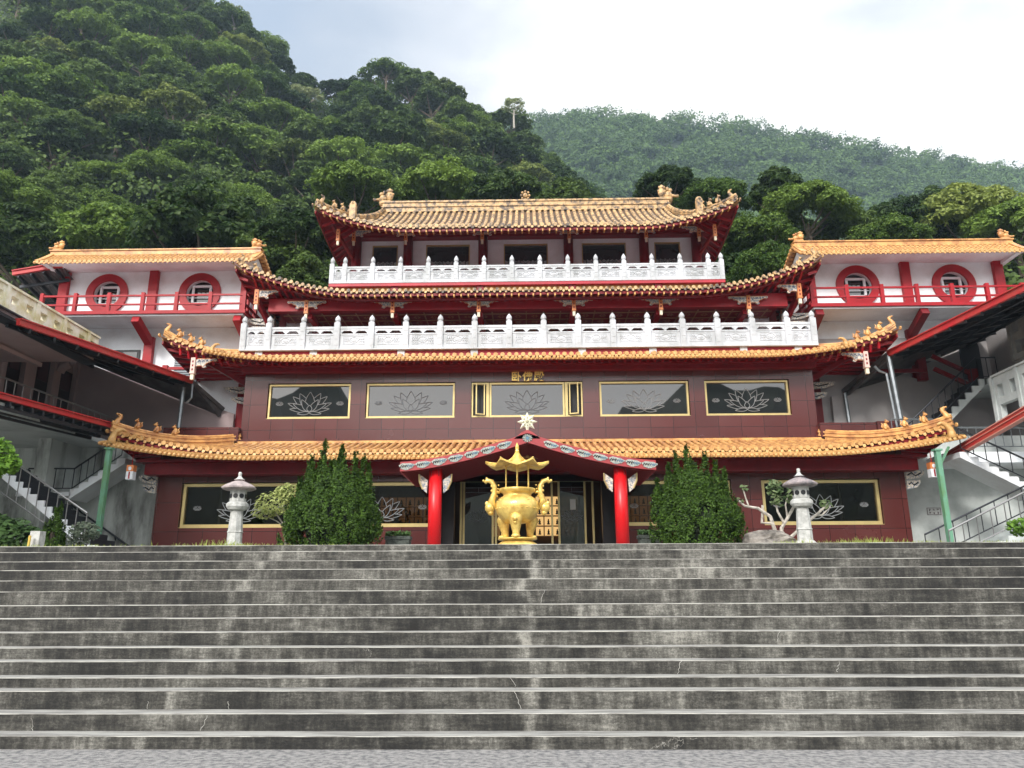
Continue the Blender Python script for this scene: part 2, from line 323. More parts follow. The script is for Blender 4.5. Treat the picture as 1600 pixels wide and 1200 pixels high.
    def build(s, name, mats, parent=None, smooth=False, origin=None):
        org = rootloc(parent) if parent else Vector(origin or (0,0,0))
        o = bpy.data.objects.new(name, s.mesh(name, mats, org, smooth)); COL.objects.link(o)
        if parent: o.parent = parent
        else: o.location = org
        return o
def npmesh(name, verts, quads, mt, mi=None):
    me = bpy.data.meshes.new(name); nv, nf = len(verts), len(quads)
    me.vertices.add(nv); me.vertices.foreach_set('co', verts.astype(np.float32).ravel())
    me.loops.add(nf*4); me.loops.foreach_set('vertex_index', quads.astype(np.int32).ravel())
    me.polygons.add(nf); me.polygons.foreach_set('loop_start', np.arange(0, nf*4, 4, dtype=np.int32))
    try: me.polygons.foreach_set('loop_total', np.full(nf, 4, dtype=np.int32))
    except Exception: pass
    me.materials.append(mt); me.update(calc_edges=True); return me
def leafcloud(c, nrm, size, aspect=1.6, jit=.6, r=None):
    """quads at centres c facing nrm (N,3) -> verts, quads"""
    r = r or rng; n = len(c); nn = nrm+r.normal(0, jit, (n, 3)); nn /= np.linalg.norm(nn, axis=1)[:, None]+1e-9
    a = np.cross(nn, r.normal(0, 1, (n, 3))); a /= np.linalg.norm(a, axis=1)[:, None]+1e-9; b = np.cross(nn, a)
    s = (size*r.uniform(.6, 1.3, n))[:, None]; a = a*s*aspect/2; b = b*s/2
    v = np.stack([c-a, c+b*.9, c+a, c-b*.9], 1).reshape(-1, 3); q = np.arange(n*4).reshape(n, 4); return v, q

# ------------------------------------------------------------------ ground, steps
ZT = 2.5
NO = [.14, .33, .54, .66, .83, .98, 1.16, 1.34, 1.52, 1.72, 1.89, 2.06, 2.21, 2.38, 2.5]
g = MB(); g.box(-40, 40, -6, 9.6, -.5, 0); tag(g.build('ground', ASPH), kind='structure')
def steps():
    b = MB(); X = np.linspace(-17, 17, 137)
    def wob(x, k, a): return a*.35*(math.sin(x*.7+k*2.1)+.6*math.sin(x*2.3+k)+.5*math.sin(x*9.1+k*3))
    prev = 0.
    for k, h in enumerate(NO):
        d = 9.3+.32*k; dn = d+.32 if k < len(NO)-1 else d+.5
        A = []; B = []; C = []; D = []; E_ = []
        for x in X:
            y = d+wob(x, k, .006); z = h+wob(x, k+9, .004); zp = prev+(wob(x, k+8, .004) if k else 0)
            A.append((x, y, zp-.02)); B.append((x, y, z-.010)); C.append((x, y-.004, z-.009)); D.append((x, y-.004, z)); E_.append((x, dn+.03, z-.001))
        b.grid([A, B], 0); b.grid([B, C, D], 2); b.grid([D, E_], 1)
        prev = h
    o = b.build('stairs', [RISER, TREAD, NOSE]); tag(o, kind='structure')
steps()
g = MB(); g.box(-45, 45, 14.15, 60, 1.8, ZT-.004); tag(g.build('terrace', PAVE), kind='structure')
# pale broken patches and cracks on the risers
def cracks():
    b = MB(); r = random.Random(5)
    lines = [((797,1048),(806,1075)),((803,1076),(815,1110)),((845,944),(850,900)),((1060,1060),(1064,1030)),((313,1145),(323,1118)),((50,1143),(48,1122)),((230,1108),(232,1096)),((357,1108),(356,1096)),((1308,1050),(1312,1030)),((1215,1003),(1218,985))]
    for (a, c_) in lines:
        # find riser in which the line lies
        for k, h in enumerate(NO):
            d = 9.3+.32*k-.012; p0 = P(*a, d); p1 = P(*c_, d); lo = NO[k-1] if k else 0
            if lo-.03 < (p0.z+p1.z)/2 < h+.03:
                zs = sorted([p0.z, p1.z]); z0, z1 = max(zs[0], lo+.005), min(zs[1], h-.01); n = 6; pts = []
                for i in range(n+1): pts.append((p0.x+(p1.x-p0.x)*i/n+r.uniform(-.012, .012), d+.008, z1+(z0-z1)*i/n if p0.z > p1.z else z0+(z1-z0)*i/n))
                b.tube(pts, .0035, 4); break
    o = b.build('mortar_repair', NOSE); tag(o, 'pale mortar filled cracks across the dark stained concrete steps', 'crack repair', kind='stuff')
cracks()

# ------------------------------------------------------------------ roofs
def beast_mesh(mt):
    b = MB()
    b.lathe([(.05, 0), (.085, .04), (.095, .10), (.075, .18), (.05, .24)], (0, .02, 0), 8)
    b.ball((0, -.03, .29), (.062, .07, .06), 8); b.ball((0, -.09, .275), (.035, .04, .03), 6)
    for s_ in (-1, 1):
        b.tube([(s_*.045, -.03, .18), (s_*.05, -.07, .08), (s_*.05, -.10, 0)], [.028, .022, .026], 6)
        b.tube([(s_*.05, .05, .08), (s_*.075, .0, .03), (s_*.07, -.05, .01)], [.04, .035, .025], 6)
        b.tube([(s_*.04, -.02, .33), (s_*.055, -.01, .385)], [.022, .006], 5)
    b.tube([(0, .09, .06), (0, .15, .12), (0, .12, .22), (0, .16, .27)], [.025, .03, .025, .008], 6)
    return b.mesh('ridge_beast', mt, smooth=True)
def dragon_mesh(mt):
    b = MB(); pts = [(0, -.0, 0), (0, .0, .16), (0, -.06, .30), (0, -.16, .42), (0, -.17, .54), (0, -.09, .60), (0, -.02, .55)]
    pts = [(x, y+.1, z) for x, y, z in pts]
    b.tube(pts, [.16, .15, .11, .085, .065, .05, .025], 8)
    for i in range(6):
        p, q = Vector(pts[i]), Vector(pts[i+1]); m_ = (p+q)/2; b.ball(m_+Vector((0, .07, .02)), (.03, .06, .05), 6); b.ball(m_+Vector((0, -.07, .0)), (.045, .04, .035), 6)
    b.box(-.10, .10, -.12, .26, -.12, .05)
    return b.mesh('ridge_dragon', mt, smooth=True)
BEAST = {}; DRAG = {}
def tile_roof(parent, a, b, yf, yi, yb, z0, z1, rise, L, T, hp=1., conc=.2, s=.27, fwd=.25, ridge_h=.26, nb=3, name='roof', soff=True, sidex=None, back=False, xr=None, dragon=.6, hipt=1.0, rmin=0., purl=True):
    PAN = TPAN if T is TILE else TPANO
    aX = a
    def rz(d): return rise*max(0, 1-max(d, 0)/L)**2
    def prof(t): return z0+(z1-z0)*((1-conc)*t+conc*t*t)
    def hx(t): return b+(a-b)*(1-t)**hp
    def F(x, t):
        d = a-abs(x); q = max(0, 1-max(d, 0)/L)**2
        return Vector((x, yf+(yi-yf)*t-fwd*q*(1-t), prof(t)+rise*q*(1-t)**1.4))
    def tm(x):
        ax = abs(x)
        return 1. if ax <= b or a == b else max(0., 1-((ax-b)/(a-b))**(1/hp))
    def S(sg, y, t):
        q = max(0, 1-max(y-yf, 0)/L)**2
        x = b+(a-b)*(1-t)**hp
        return Vector((sg*(x+fwd*q*(1-t)*.5), y-fwd*q*(1-t), prof(t)+rise*q*(1-t)**1.4))
    m = MB(); n = int(round(2*a/s)); sp = 2*a/n; ns = 7; r = sp*.30
    xs = [-a+sp*i for i in range(n+1)]
    for i in range(n):                      # pans
        x0, x1 = xs[i], xs[i+1]; t0, t1 = tm(x0), tm(x1)
        if max(t0, t1) < .01: continue
        m.grid([[F(x0, t0*k/ns)+Vector((0,0,0)), F((x0+x1)/2, (t0+t1)/2*k/ns)-Vector((0,0,.03)), F(x1, t1*k/ns)] for k in range(ns+1)], 2)
        p = F((x0+x1)/2, 0); p0 = F(x0+r, 0); p1 = F(x1-r, 0)
        vs = [p0, p1, p+Vector((sp*.22, -.02, -.07)), p+Vector((0, -.03, -.105)), p+Vector((-sp*.22, -.02, -.07))]
        vs2 = [v+Vector((0, .02, 0)) for v in vs]
        m.add(vs+vs2, [(0,4,3,2,1),(5,6,7,8,9)]+[(k, (k+1) % 5, (k+1) % 5+5, k+5) for k in range(5)], 1)
    def rib(pts, side):
        vs = []; nn = 6
        for p in pts:
            for j in range(nn):
                t_ = pi*j/(nn-1); o_ = Vector((math.cos(t_)*r, 0, 0)) if not side else Vector((0, math.cos(t_)*r, 0))
                vs.append(p+o_+Vector((0, 0, math.sin(t_)*r*1.05+.005)))
        m.add(vs, [(i*nn+j, i*nn+j+1, (i+1)*nn+j+1, (i+1)*nn+j) for i in range(len(pts)-1) for j in range(nn-1)], 0)
    for i in range(n+1):
        x = xs[i]; t_ = tm(x)
        if t_ > .02: rib([F(x, t_*k/ns) for k in range(ns+1)], False)
        p = F(min(max(x, -a+.04), a-.04), 0); c = p+Vector((0, -.015, r*.45))
        vs = [c+Vector((math.cos(2*pi*j/10)*r*1.08, dy, math.sin(2*pi*j/10)*r*1.08)) for dy in (0, .05) for j in range(10)]
        m.add(vs, [tuple(range(10)), tuple(range(10, 20))[::-1]]+[(j, j+10, (j+1) % 10+10, (j+1) % 10) for j in range(10)], 1)
    ny = max(3, int((yb-yf)/s)); ys = [yf+(yb-yf)*i/ny for i in range(ny+1)]
    def tms(y): return 1. if y >= yi else max(0., (y-yf)/(yi-yf))
    if a-b > .05:
        for sg in (-1, 1):
            for i in range(ny):
                t0, t1 = tms(ys[i]), tms(ys[i+1]); m.grid([[S(sg, ys[i], t0*k/5), S(sg, ys[i+1], t1*k/5)] for k in range(6)], 0)
            for y in ys:
                t_ = tms(y)
                if t_ > .03: rib([S(sg, y, t_*k/5) for k in range(6)], True)
                p = S(sg, y, 0)+Vector((sg*.01, 0, r*.4))
                vs = [p+Vector((dx*sg, math.cos(2*pi*j/8)*r, math.sin(2*pi*j/8)*r)) for dx in (0, .04) for j in range(8)]
                m.add(vs, [tuple(range(8)), tuple(range(8, 16))[::-1]]+[(j, j+8, (j+1) % 8+8, (j+1) % 8) for j in range(8)], 1)
    if back:
        m.add([(-b, yi, z1), (b, yi, z1), (a, 2*yi-yf, z0), (-a, 2*yi-yf, z0)], [(0, 1, 2, 3)], 0)
    rf = m.build(name, [T, TILE_PALE if T is TILE else T, PAN], parent)
    if soff:
        q = MB(); up = Vector((0, 0, 1)); nx = 60
        X = [-a+.1+(2*a-.2)*i/nx for i in range(nx+1)]
        def tl(x): return min(tm(x), 1.)
        q.grid([[F(x, 0)+Vector((0, .06, -.10)) for x in X], [F(x, tl(x)*.5)+Vector((0, .06, -.12)) for x in X], [F(x, tl(x)*.98)+Vector((0, 0, -.14)) for x in X]])
        for sg in (-1, 1):
            YY = [yf+.08+(yb-yf-.1)*i/14 for i in range(15)]
            q.grid([[S(sg, y, 0)+Vector((-sg*.06, 0, -.10)) for y in YY], [S(sg, y, tms(y)*.5)+Vector((-sg*.05, 0, -.12)) for y in YY], [S(sg, y, tms(y)*.98)+Vector((0, 0, -.14)) for y in YY]])
            for i in range(14): q.beam(S(sg, YY[i], 0)+Vector((-sg*.05, 0, -.16)), S(sg, YY[i+1], 0)+Vector((-sg*.05, 0, -.16)), .05, .13)
        for i in range(nx):
            q.beam(F(X[i], 0)+Vector((0, .07, -.12)), F(X[i+1], 0)+Vector((0, .07, -.12)), .05, .09)
            if purl: q.beam(F(X[i], 0)+Vector((0, .30, -.22)), F(X[i+1], 0)+Vector((0, .30, -.22)), .12, .08)
        k = int(2*a/.25)
        for i in range(k+1):
            x = -a+.2+(2*a-.4)*i/k
            if abs(x) >= rmin: p = F(x, 0); q.beam(p+Vector((0, -.0, -.175)), p+Vector((0, .26, -.165)), .045, .085, 1)
        k = int(2*a/.25)
        for i in range(k+1):
            x = -a+.2+(2*a-.4)*i/k; t_ = min(1, tm(x)+.05)
            if t_ > .15: q.beam(F(x, .03)+Vector((0, .1, -.19)), F(x, min(t_*.95, .5 if not purl else 1))+Vector((0, 0, -.30)), .07, .08, 2)
        for sg in (-1, 1):
            k = int((yb-yf)/.32)
            for i in range(1, k):
                y = yf+(yb-yf)*i/k; t_ = tms(y)
                if t_ > .1: q.beam(S(sg, y, .02)+Vector((0, 0, -.19)), S(sg, y, t_*.95)+Vector((0, 0, -.21)), .07, .09, 2)
        q.build('eave_soffit', [REDD, OCHRE, RED], rf)
    for sg in (-1, 1) if a-b > .05 else ():
        pts = []; nn = 14
        for i in range(nn+1):
            t_ = hipt*(1-i/nn); x = sg*hx(t_); y = yf+(yi-yf)*t_
            d = a-abs(x); qv = max(0, 1-d/L)**2
            pts.append(Vector((x+sg*.05*(1-t_), y-fwd*qv*(1-t_), prof(t_)+rise*qv*(1-t_)**1.4+.02)))
        c = MB()
        for p, p2 in zip(pts, pts[1:]):
            c.beam(p+Vector((0,0,ridge_h*.45)), p2+Vector((0,0,ridge_h*.45)), .13, ridge_h*.9)
            c.beam(p+Vector((0,0,ridge_h)), p2+Vector((0,0,ridge_h)), .18, .05); c.beam(p+Vector((0,0,ridge_h*.5)), p2+Vector((0,0,ridge_h*.5)), .21, .03)
        c.tube([p+Vector((0,0,ridge_h+.05)) for p in pts], .05, 6)
        c.build('hip_ridge', T, rf)
        def at(u):
            f = u*nn; i = min(int(f), nn-1); return pts[i].lerp(pts[i+1], f-i)
        if T not in BEAST: BEAST[T] = beast_mesh(T); DRAG[T] = dragon_mesh(T)
        dirv = (pts[-1]-pts[-3]); rzr = math.atan2(dirv.y, dirv.x)+pi/2
        for u in [(.82, .68, .54), (.86, .78, .70)][nb == 4]:
            p = at(u); inst('ridge_beast', BEAST[T], rf, p+Vector((0, 0, ridge_h+.08)), rzr, (.85, .85, .85))
        p = at(.955); inst('ridge_dragon', DRAG[T], rf, p+Vector((0, 0, ridge_h*.6+.08)), rzr+pi, (dragon,)*3)
    return rf, F, S
def apron(parent, a, yo, yi_, z0, rise, L, T, dz, xin=None):
    """lower tile strip with beaded edge in front of the main eave"""
    def q(x): return max(0, 1-(a-abs(x))/L)**2
    def O(x): return Vector((x, yo-.12*q(x), z0+rise*q(x)))
    def I(x): return Vector((x, yi_-.12*q(x), z0+dz+rise*1.02*q(x)))
    m = MB(); n = int(2*a/.135); X = [-a+2*a*i/n for i in range(n+1)]
    m.grid([[O(x) for x in X], [I(x) for x in X]], 0); m.grid([[O(x)-Vector((0,0,.06)) for x in X], [I(x)-Vector((0,0,.10)) for x in X]], 2)
    m.grid([[O(x)-Vector((0,0,.06)) for x in X], [O(x) for x in X]], 0)
    for x in X:
        p = O(x); m.tube([p+Vector((0,-.03,.01)), I(x)+Vector((0,0,.01))], .045, 6, 1); m.ball(p+Vector((0,-.03,-.015)), .055, 7, 1)
    o = m.build('eave_apron', [T, TILE_PALE, REDD], parent)
    for sg in (-1, 1):
        p = O(sg*a*.985); h = MB()
        hs = rise/.46; pts = [p+Vector((-sg*.10, .05, .0))]+[p+Vector((-sg*u*hs, .08, w_*hs)) for u, w_ in ((.10, .16), (.14, .30), (.24, .41), (.37, .45), (.47, .40))]
        h.tube(pts, [.13*hs, .11*hs, .09*hs, .075*hs, .055*hs, .03*hs], 8); h.build('corner_horn', TILE_PALE, o, smooth=True)
    return o

# ------------------------------------------------------------------ lotus line drawings
def _petal(ang, ln, wd, bx=0., bz=0., tip=1.):
    a_ = R(ang); d = (math.sin(a_), math.cos(a_)); n_ = (d[1], -d[0]); L_ = []; R__ = []
    for i in range(15):
        t = i/14; wv = wd*(math.sin(pi*t**.85)**.8)*(1-.25*t)
        L_.append((bx+d[0]*ln*t-n_[0]*wv, bz+(d[1]*ln*t-n_[1]*wv)*.80)); R__.append((bx+d[0]*ln*t+n_[0]*wv, bz+(d[1]*ln*t+n_[1]*wv)*.80))
    return L_+R__[::-1]
def _inside(p, poly):
    c = False; j = len(poly)-1
    for i in range(len(poly)):
        if (poly[i][1] > p[1]) != (poly[j][1] > p[1]) and p[0] < (poly[j][0]-poly[i][0])*(p[1]-poly[i][1])/(poly[j][1]-poly[i][1]+1e-12)+poly[i][0]: c = not c
        j = i
    return c
def _lotus_lines():
    P_ = [_petal(0, .20, .07, 0, .05)]
    for s_ in (-1, 1): P_.append(_petal(s_*26, .42, .085, s_*.02, .05))
    for s_ in (-1, 1): P_.append(_petal(s_*97, .30, .055, s_*.0, .02))
    for s_ in (-1, 1): P_.append(_petal(s_*60, .44, .085, s_*.03, .07))
    P_.append(_petal(0, .58, .13, 0, .08))
    for s_ in (-1, 1): P_.append(_petal(s_*80, .47, .07, s_*.03, .05))
    for s_ in (-1, 1): P_.append(_petal(s_*24, .56, .11, s_*.03, .10))
    for s_ in (-1, 1): P_.append(_petal(s_*44, .57, .10, s_*.03, .10))
    for s_ in (-1, 1): P_.append(_petal(s_*66, .56, .09, s_*.03, .08))
    out_ = []
    for k, pl in enumerate(P_):
        run = []
        for q in pl+[pl[0]]:
            if any(_inside(q, o_) for o_ in P_[:k]):
                if len(run) > 1: out_.append(run)
                run = []
            else: run.append(q)
        if len(run) > 1: out_.append(run)
    return out_
LOT = _lotus_lines()
def lotus(b, cx, y, cz, w, r=.011, m=0):
    for run in LOT: b.tube([(cx+x*w, y, cz+z*w) for x, z in run], r, 4, m)

# ------------------------------------------------------------------ the hall
hall = empty('temple_hall', (0, 24, ZT), 'three storey temple hall with golden tiled roofs, maroon granite walls and white balustrades', 'temple')
# ground storey wall
w = MB(); gw = [(-10.45, -6.95, 3.55, 4.9), (-6.06, -2.72, 3.55, 4.9), (2.72, 6.06, 3.55, 4.9), (6.95, 10.45, 3.55, 4.9), (-2.62, 2.62, ZT-.1, 5.1)]
w.holes_wall(-11.2, 11.2, ZT-.1, 5.75, 23, 23.35, gw)
for s_ in (-1, 1): w.box(s_*11.2, s_*10.85, 23.352, 30, ZT-.1, 5.75)
w.build('ground_storey_wall', GRAN, hall)
b_ = MB(); b_.box(-11.4, 11.4, 22.5, 22.98, 5.08, 5.42); b_.box(-11.6, 11.6, 22.3, 22.6, 5.424, 5.5); b_.build('eave_beam', REDD, hall)
inn = MB(); inn.box(-10.8, 10.8, 23.4, 27.0, ZT-.05, ZT+.01); inn.box(-10.8, 10.8, 23.4, 27.0, 5.35, 5.4); inn.box(-10.8, 10.8, 27.0, 27.1, ZT, 5.35)
for s_ in (-1, 1): inn.box(s_*5.2, s_*5.28, 23.4, 27, ZT+.012, 5.348)
inn.build('interior_room', mat('dim_brown_interior', (.09, .05, .03), .8), hall)
# wall of lit niches inside
nw = MB(); 
for i in range(34):
    for j in range(4):
        if 1.75 < abs(-5.15+i*.30+.15) < 2.7: continue
        x0 = -5.15+i*.30; z0_ = 3.52+j*.345; mid = -.98 < x0+.15 < 1.75
        k0 = 0 if mid else 1
        if -.62 < x0+.15 < .30: k0 = 2
        nw.box(x0+.02, x0+.28, 26.86, 26.88, z0_+.02, z0_+.32, k0)
        if k0 < 2:
            nw.box(x0, x0+.30, 26.78, 26.86, z0_, z0_+.018, 1)
            nw.lathe([(.05, 0), (.055, .03), (.03, .05), (.04, .11), (.018, .14), (.025, .165), (.01, .19)], (x0+.15, 26.80, z0_+.05), 7, 2)
nw.build('niche_wall', [NICHE, NICHED, mat('niche_figures', (.05, .03, .012), .5)], hall)
def window(parent, x0, x1, z0, z1, y, fr=.07, pane=PANE, lmat=LINE, lw=None, lcx=None, small=True, depth=.12, curt=None, yf_=None):
    f = MB(); fy = y-.03
    f.box(x0, x1, fy, y+depth, z0, z0+fr); f.box(x0, x1, fy, y+depth, z1-fr, z1)
    f.box(x0, x0+fr, fy, y+depth, z0+fr, z1-fr); f.box(x1-fr, x1, fy, y+depth, z0+fr, z1-fr)
    f.box(x0-.05, x1+.05, fy-.05, y, z0-.04, z0-.002)
    fo = f.build('window', GOLDF, parent)
    p = MB(); p.box(x0+fr, x1-fr, y+.05, y+.065, z0+fr, z1-fr); p.build('pane', pane, fo)
    l = MB(); cx = (x0+x1)/2 if lcx is None else lcx; h = z1-z0; W_ = lw or h*1.15
    lotus(l, cx, y+.04, z0+h*.16, W_)
    l.build('lotus_drawing', lmat, fo)
    for s_ in (-1, 1) if small else (): l = MB(); lotus(l, cx+s_*(x1-x0)*.37, y+.04, z0+h*.40, .24, .005); l.build('small_lotus_drawing', lmat, fo)
    return fo
window(hall, -10.43, -6.97, 3.57, 4.88, 23.12, .09, PANEC, lw=1.25)
window(hall, -6.04, -2.74, 3.57, 4.88, 23.12, .09, PANEC, lw=1.25)
window(hall, 2.74, 6.04, 3.57, 4.88, 23.12, .09, PANEC, lw=1.25)
window(hall, 6.97, 10.43, 3.57, 4.88, 23.12, .09, PANEC, lw=1.25)
# glazed entrance
en = MB()
for x in (-2.04, -1.95, -1.07, -.97, .73, .94, 1.73, 1.97): en.box(x-.03, x+.03, 23.5, 23.58, ZT, 5.0)
en.box(-2.07, 2.0, 23.49, 23.59, 4.94, 5.02); en.box(-2.07, 2.0, 23.49, 23.59, ZT, ZT+.08)
en = en.build('glazed_entrance', GOLDF, hall)
p = MB()
EG = glassmat('entrance_glass', .12, (.16, .16, .17), False)
for x0, x1 in ((-1.92, -1.1), (.97, 1.70)): p = MB(); p.box(x0, x1, 23.53, 23.54, ZT+.08, 4.94); p.build('door_pane', EG, en)
for x0, x1 in ((-1.9, -1.12), (.99, 1.68)):
    l = MB(); lotus(l, (x0+x1)/2, 23.515, 3.75, .6, .007); l.build('etched_drawing', LINED, en)
    l = MB(); l.beam((x0, 23.515, 4.62), (x1, 23.515, 4.62), .012, .012); l.beam((x0, 23.515, 4.76), (x1, 23.515, 4.76), .012, .012); l.beam(((x0+x1)/2, 23.515, 4.60), ((x0+x1)/2, 23.515, 4.78), .012, .012); l.build('etched_lattice', LINED, en)
p = MB(); p.box(1.28, 1.45, 23.515, 23.52, 4.08, 4.4); p.build('paper_notice', mat('paper', (.6, .6, .58), .7), en)
# side blocks of the dark porch recess
rc = MB()
for s_ in (-1, 1): rc.box(s_*2.62, s_*2.24, 23.42, 23.7, ZT, 5.1)
rc.box(-2.62, 2.62, 23.36, 23.9, 5.04, 5.3); rc.build('entrance_surround', mat('dark_surround', (.018, .012, .014), .35), hall)

# middle storey
MW = [(-8.7, -5.9), (-5.39, -2.4), (-1.86, 1.86), (2.4, 5.39), (5.9, 8.7)]
w = MB(); w.holes_wall(-9.5, 9.5, 6.1, 9.15, 24.8, 25.1, [(a, b, 7.26, 8.48) for a, b in MW])
for s_ in (-1, 1): w.box(s_*9.5, s_*9.2, 25.102, 31, 6.1, 9.15)
w.box(-9.2, 9.2, 25.5, 25.6, 6.1, 9.1); w.box(-9.62, 9.62, 24.70, 24.796, 6.50, 6.56); w.build('middle_storey_wall', GRAN, hall)
b_ = MB(); b_.box(-9.55, 9.55, 24.52, 24.78, 8.80, 9.02); b_.build('eave_beam', REDD, hall)
for i, (a, b) in enumerate(MW):
    if i == 2:
        fo = window(hall, -1.25, 1.25, 7.28, 8.46, 24.9, .06, PANE, LINED, small=False)
        for s_ in (-1, 1):
            f = MB(); f.box(s_*1.27, s_*1.36, 24.86, 25.02, 7.28, 8.46); f.box(s_*1.8, s_*1.85, 24.86, 25.02, 7.28, 8.46); f.box(s_*1.36, s_*1.8, 24.86, 25.02, 7.28, 7.33); f.box(s_*1.36, s_*1.8, 24.86, 25.02, 8.41, 8.46)
            # opened casement leaf
            f.box(s_*1.40, s_*1.44, 24.78, 24.84, 7.34, 8.40); f.box(s_*1.66, s_*1.70, 24.68, 24.74, 7.34, 8.40)
            f.beam((s_*1.42, 24.81, 7.36), (s_*1.68, 24.71, 7.36), .04, .04); f.beam((s_*1.42, 24.81, 8.38), (s_*1.68, 24.71, 8.38), .04, .04)
            fo2 = f.build('casement_window', GOLDF, hall)
            p = MB(); p.box(s_*1.37, s_*1.79, 24.97, 24.98, 7.34, 8.40); p.build('pane', BLACK, fo2)
    else: window(hall, a+.02, b-.02, 7.28, 8.46, 24.9, .06, PANE, LINE if i != 1 else LINED)
# hall name in gilt characters
def text(s, size, loc, mt, name, parent=None, ext=.02, rx=pi/2, bold=0.):
    c = bpy.data.curves.new(name, 'FONT'); c.body = s; c.size = size; c.extrude = ext; c.offset = bold; c.align_x = 'CENTER'; c.align_y = 'CENTER'; c.space_character = 1.18
    t = bpy.data.objects.new(name, c); COL.objects.link(t); t.rotation_euler = (rx, 0, 0); t.location = loc
    bpy.context.view_layer.update()
    me = bpy.data.meshes.new_from_object(t.evaluated_get(bpy.context.evaluated_depsgraph_get()))
    bpy.data.objects.remove(t); bpy.data.curves.remove(c); me.materials.clear(); me.materials.append(mt)
    o = bpy.data.objects.new(name, me); COL.objects.link(o); o.rotation_euler = (rx, 0, 0)
    if parent: o.parent = parent; o.location = Vector(loc)-rootloc(parent)
    else: o.location = loc
    return o
text('卧佛殿', .35, (.03, 24.76, 8.62), mat('gilt_letters', (.85, .62, .18), .3, .4), 'hall_name_lettering', hall, .02, bold=.008)

# lower roof
r1, F1, S1 = tile_roof(hall, 12.3, 9.5, 22.35, 24.78, 28, 5.68, 6.42, .62, 4.6, TILE, hp=1., s=.215, ridge_h=.24, dragon=.62, rmin=8.5)
tr = MB(); tr.box(-9.6, 9.6, 24.6, 24.78, 6.38, 6.47); tr.build('roof_abutment', TILE, r1)
apron(r1, 12.35, 21.75, 22.42, 5.42, .46, 4.6, TILE, .17)
# second roof
r2, F2, S2 = tile_roof(hall, 11.85, 9.62, 24.05, 24.5, 30, 9.17, 9.33, .66, 3.6, TILE, hp=1., s=.225, ridge_h=.16, fwd=.35, dragon=.52, rmin=9.3)
apron(r2, 10.5, 23.75, 24.12, 8.98, .30, 3.2, TILE, .10)
# third roof
r3, F3, S3 = tile_roof(hall, 9.75, 7.4, 24.3, 26.6, 30, 11.57, 11.98, .92, 4.2, TILE_OLD, hp=1., s=.195, ridge_h=.12, fwd=.35, dragon=.48)
# top roof
r4, F4, S4 = tile_roof(hall, 7.45, 5.9, 25.1, 29.0, 32.9, 14.36, 17.0, .72, 3.4, TILE_OLD, hp=2.3, conc=.30, s=.235, fwd=.3, ridge_h=.17, purl=False, nb=4, back=True, dragon=.55)
rd = MB()
for k in range(25):
    x0, x1 = -5.95+k*.476, -5.95+(k+1)*.476
    rd.box(x0+.004, x1-.004, 28.86, 29.14, 16.95, 17.18, 0); rd.box(x0+.004, x1-.004, 28.84, 29.16, 17.19, 17.34, 0)
rd.box(-6.0, 6.0, 28.8, 29.2, 17.345, 17.42, 0); rd.box(-6.0, 6.0, 28.82, 29.18, 17.15, 17.188, 0); rd.build('ridge', TILE_OLD, r4)
gb = MB()
for s_ in (-1, 1): gb.prismyz([(27.0, 15.2), (31, 15.2), (29, 16.95)], s_*5.85, s_*5.9)
gb.build('gable_wall', REDD, r4)
def finial_mesh(T, nm):
    b = MB(); b.box(-.22, .22, -.12, .12, 0, .18)
    b.ball((-.10, 0, .32), (.16, .10, .17), 8); b.ball((.14, 0, .42), (.15, .09, .22), 8); b.ball((.12, 0, .64), (.14, .08, .10), 8)
    b.ball((-.18, 0, .52), (.09, .07, .08), 6); b.tube([(-.2, 0, .28), (-.38, 0, .26), (-.48, 0, .28)], [.07, .05, .06], 6); b.ball((-.08, 0, .58), (.06, .06, .10), 6)
    for i in range(5): b.ball((.14+.13*math.cos(i*.7+.2), 0, .46+.26*math.sin(i*.7+.2)), .05, 6)
    return b.mesh(nm, T, smooth=True)
FN = finial_mesh(TILE_OLD, 'ridge_finial'); FNN = finial_mesh(TILE, 'ridge_finial')
for s_ in (-1, 1): inst('ridge_finial', FN, r4, (s_*5.85, 29, 17.3), 0, (-s_*1.1 if s_ > 0 else 1.1, 1.1, 1.05))
jw = MB(); jw.box(-.16, .16, 28.9, 29.1, 17.42, 17.50); jw.ball((0, 29, 17.70), (.11, .08, .12), 8)
for k in range(8): a_ = k*pi/4; jw.ball((.17*math.cos(a_), 29, 17.70+.18*math.sin(a_)), .055, 6)
jw.build('ridge_jewel', TILE_OLD, r4, smooth=True)
for s_ in (-1, 1):   # upright end stone of hip
    d = MB(); d.box(s_*6.42-.11, s_*6.42+.11, 25.7, 25.95, 15.0, 15.66); d.ball((s_*6.42, 25.82, 15.66), (.13, .15, .14), 8); d.build('hip_end_tile', TILE_OLD, r4)

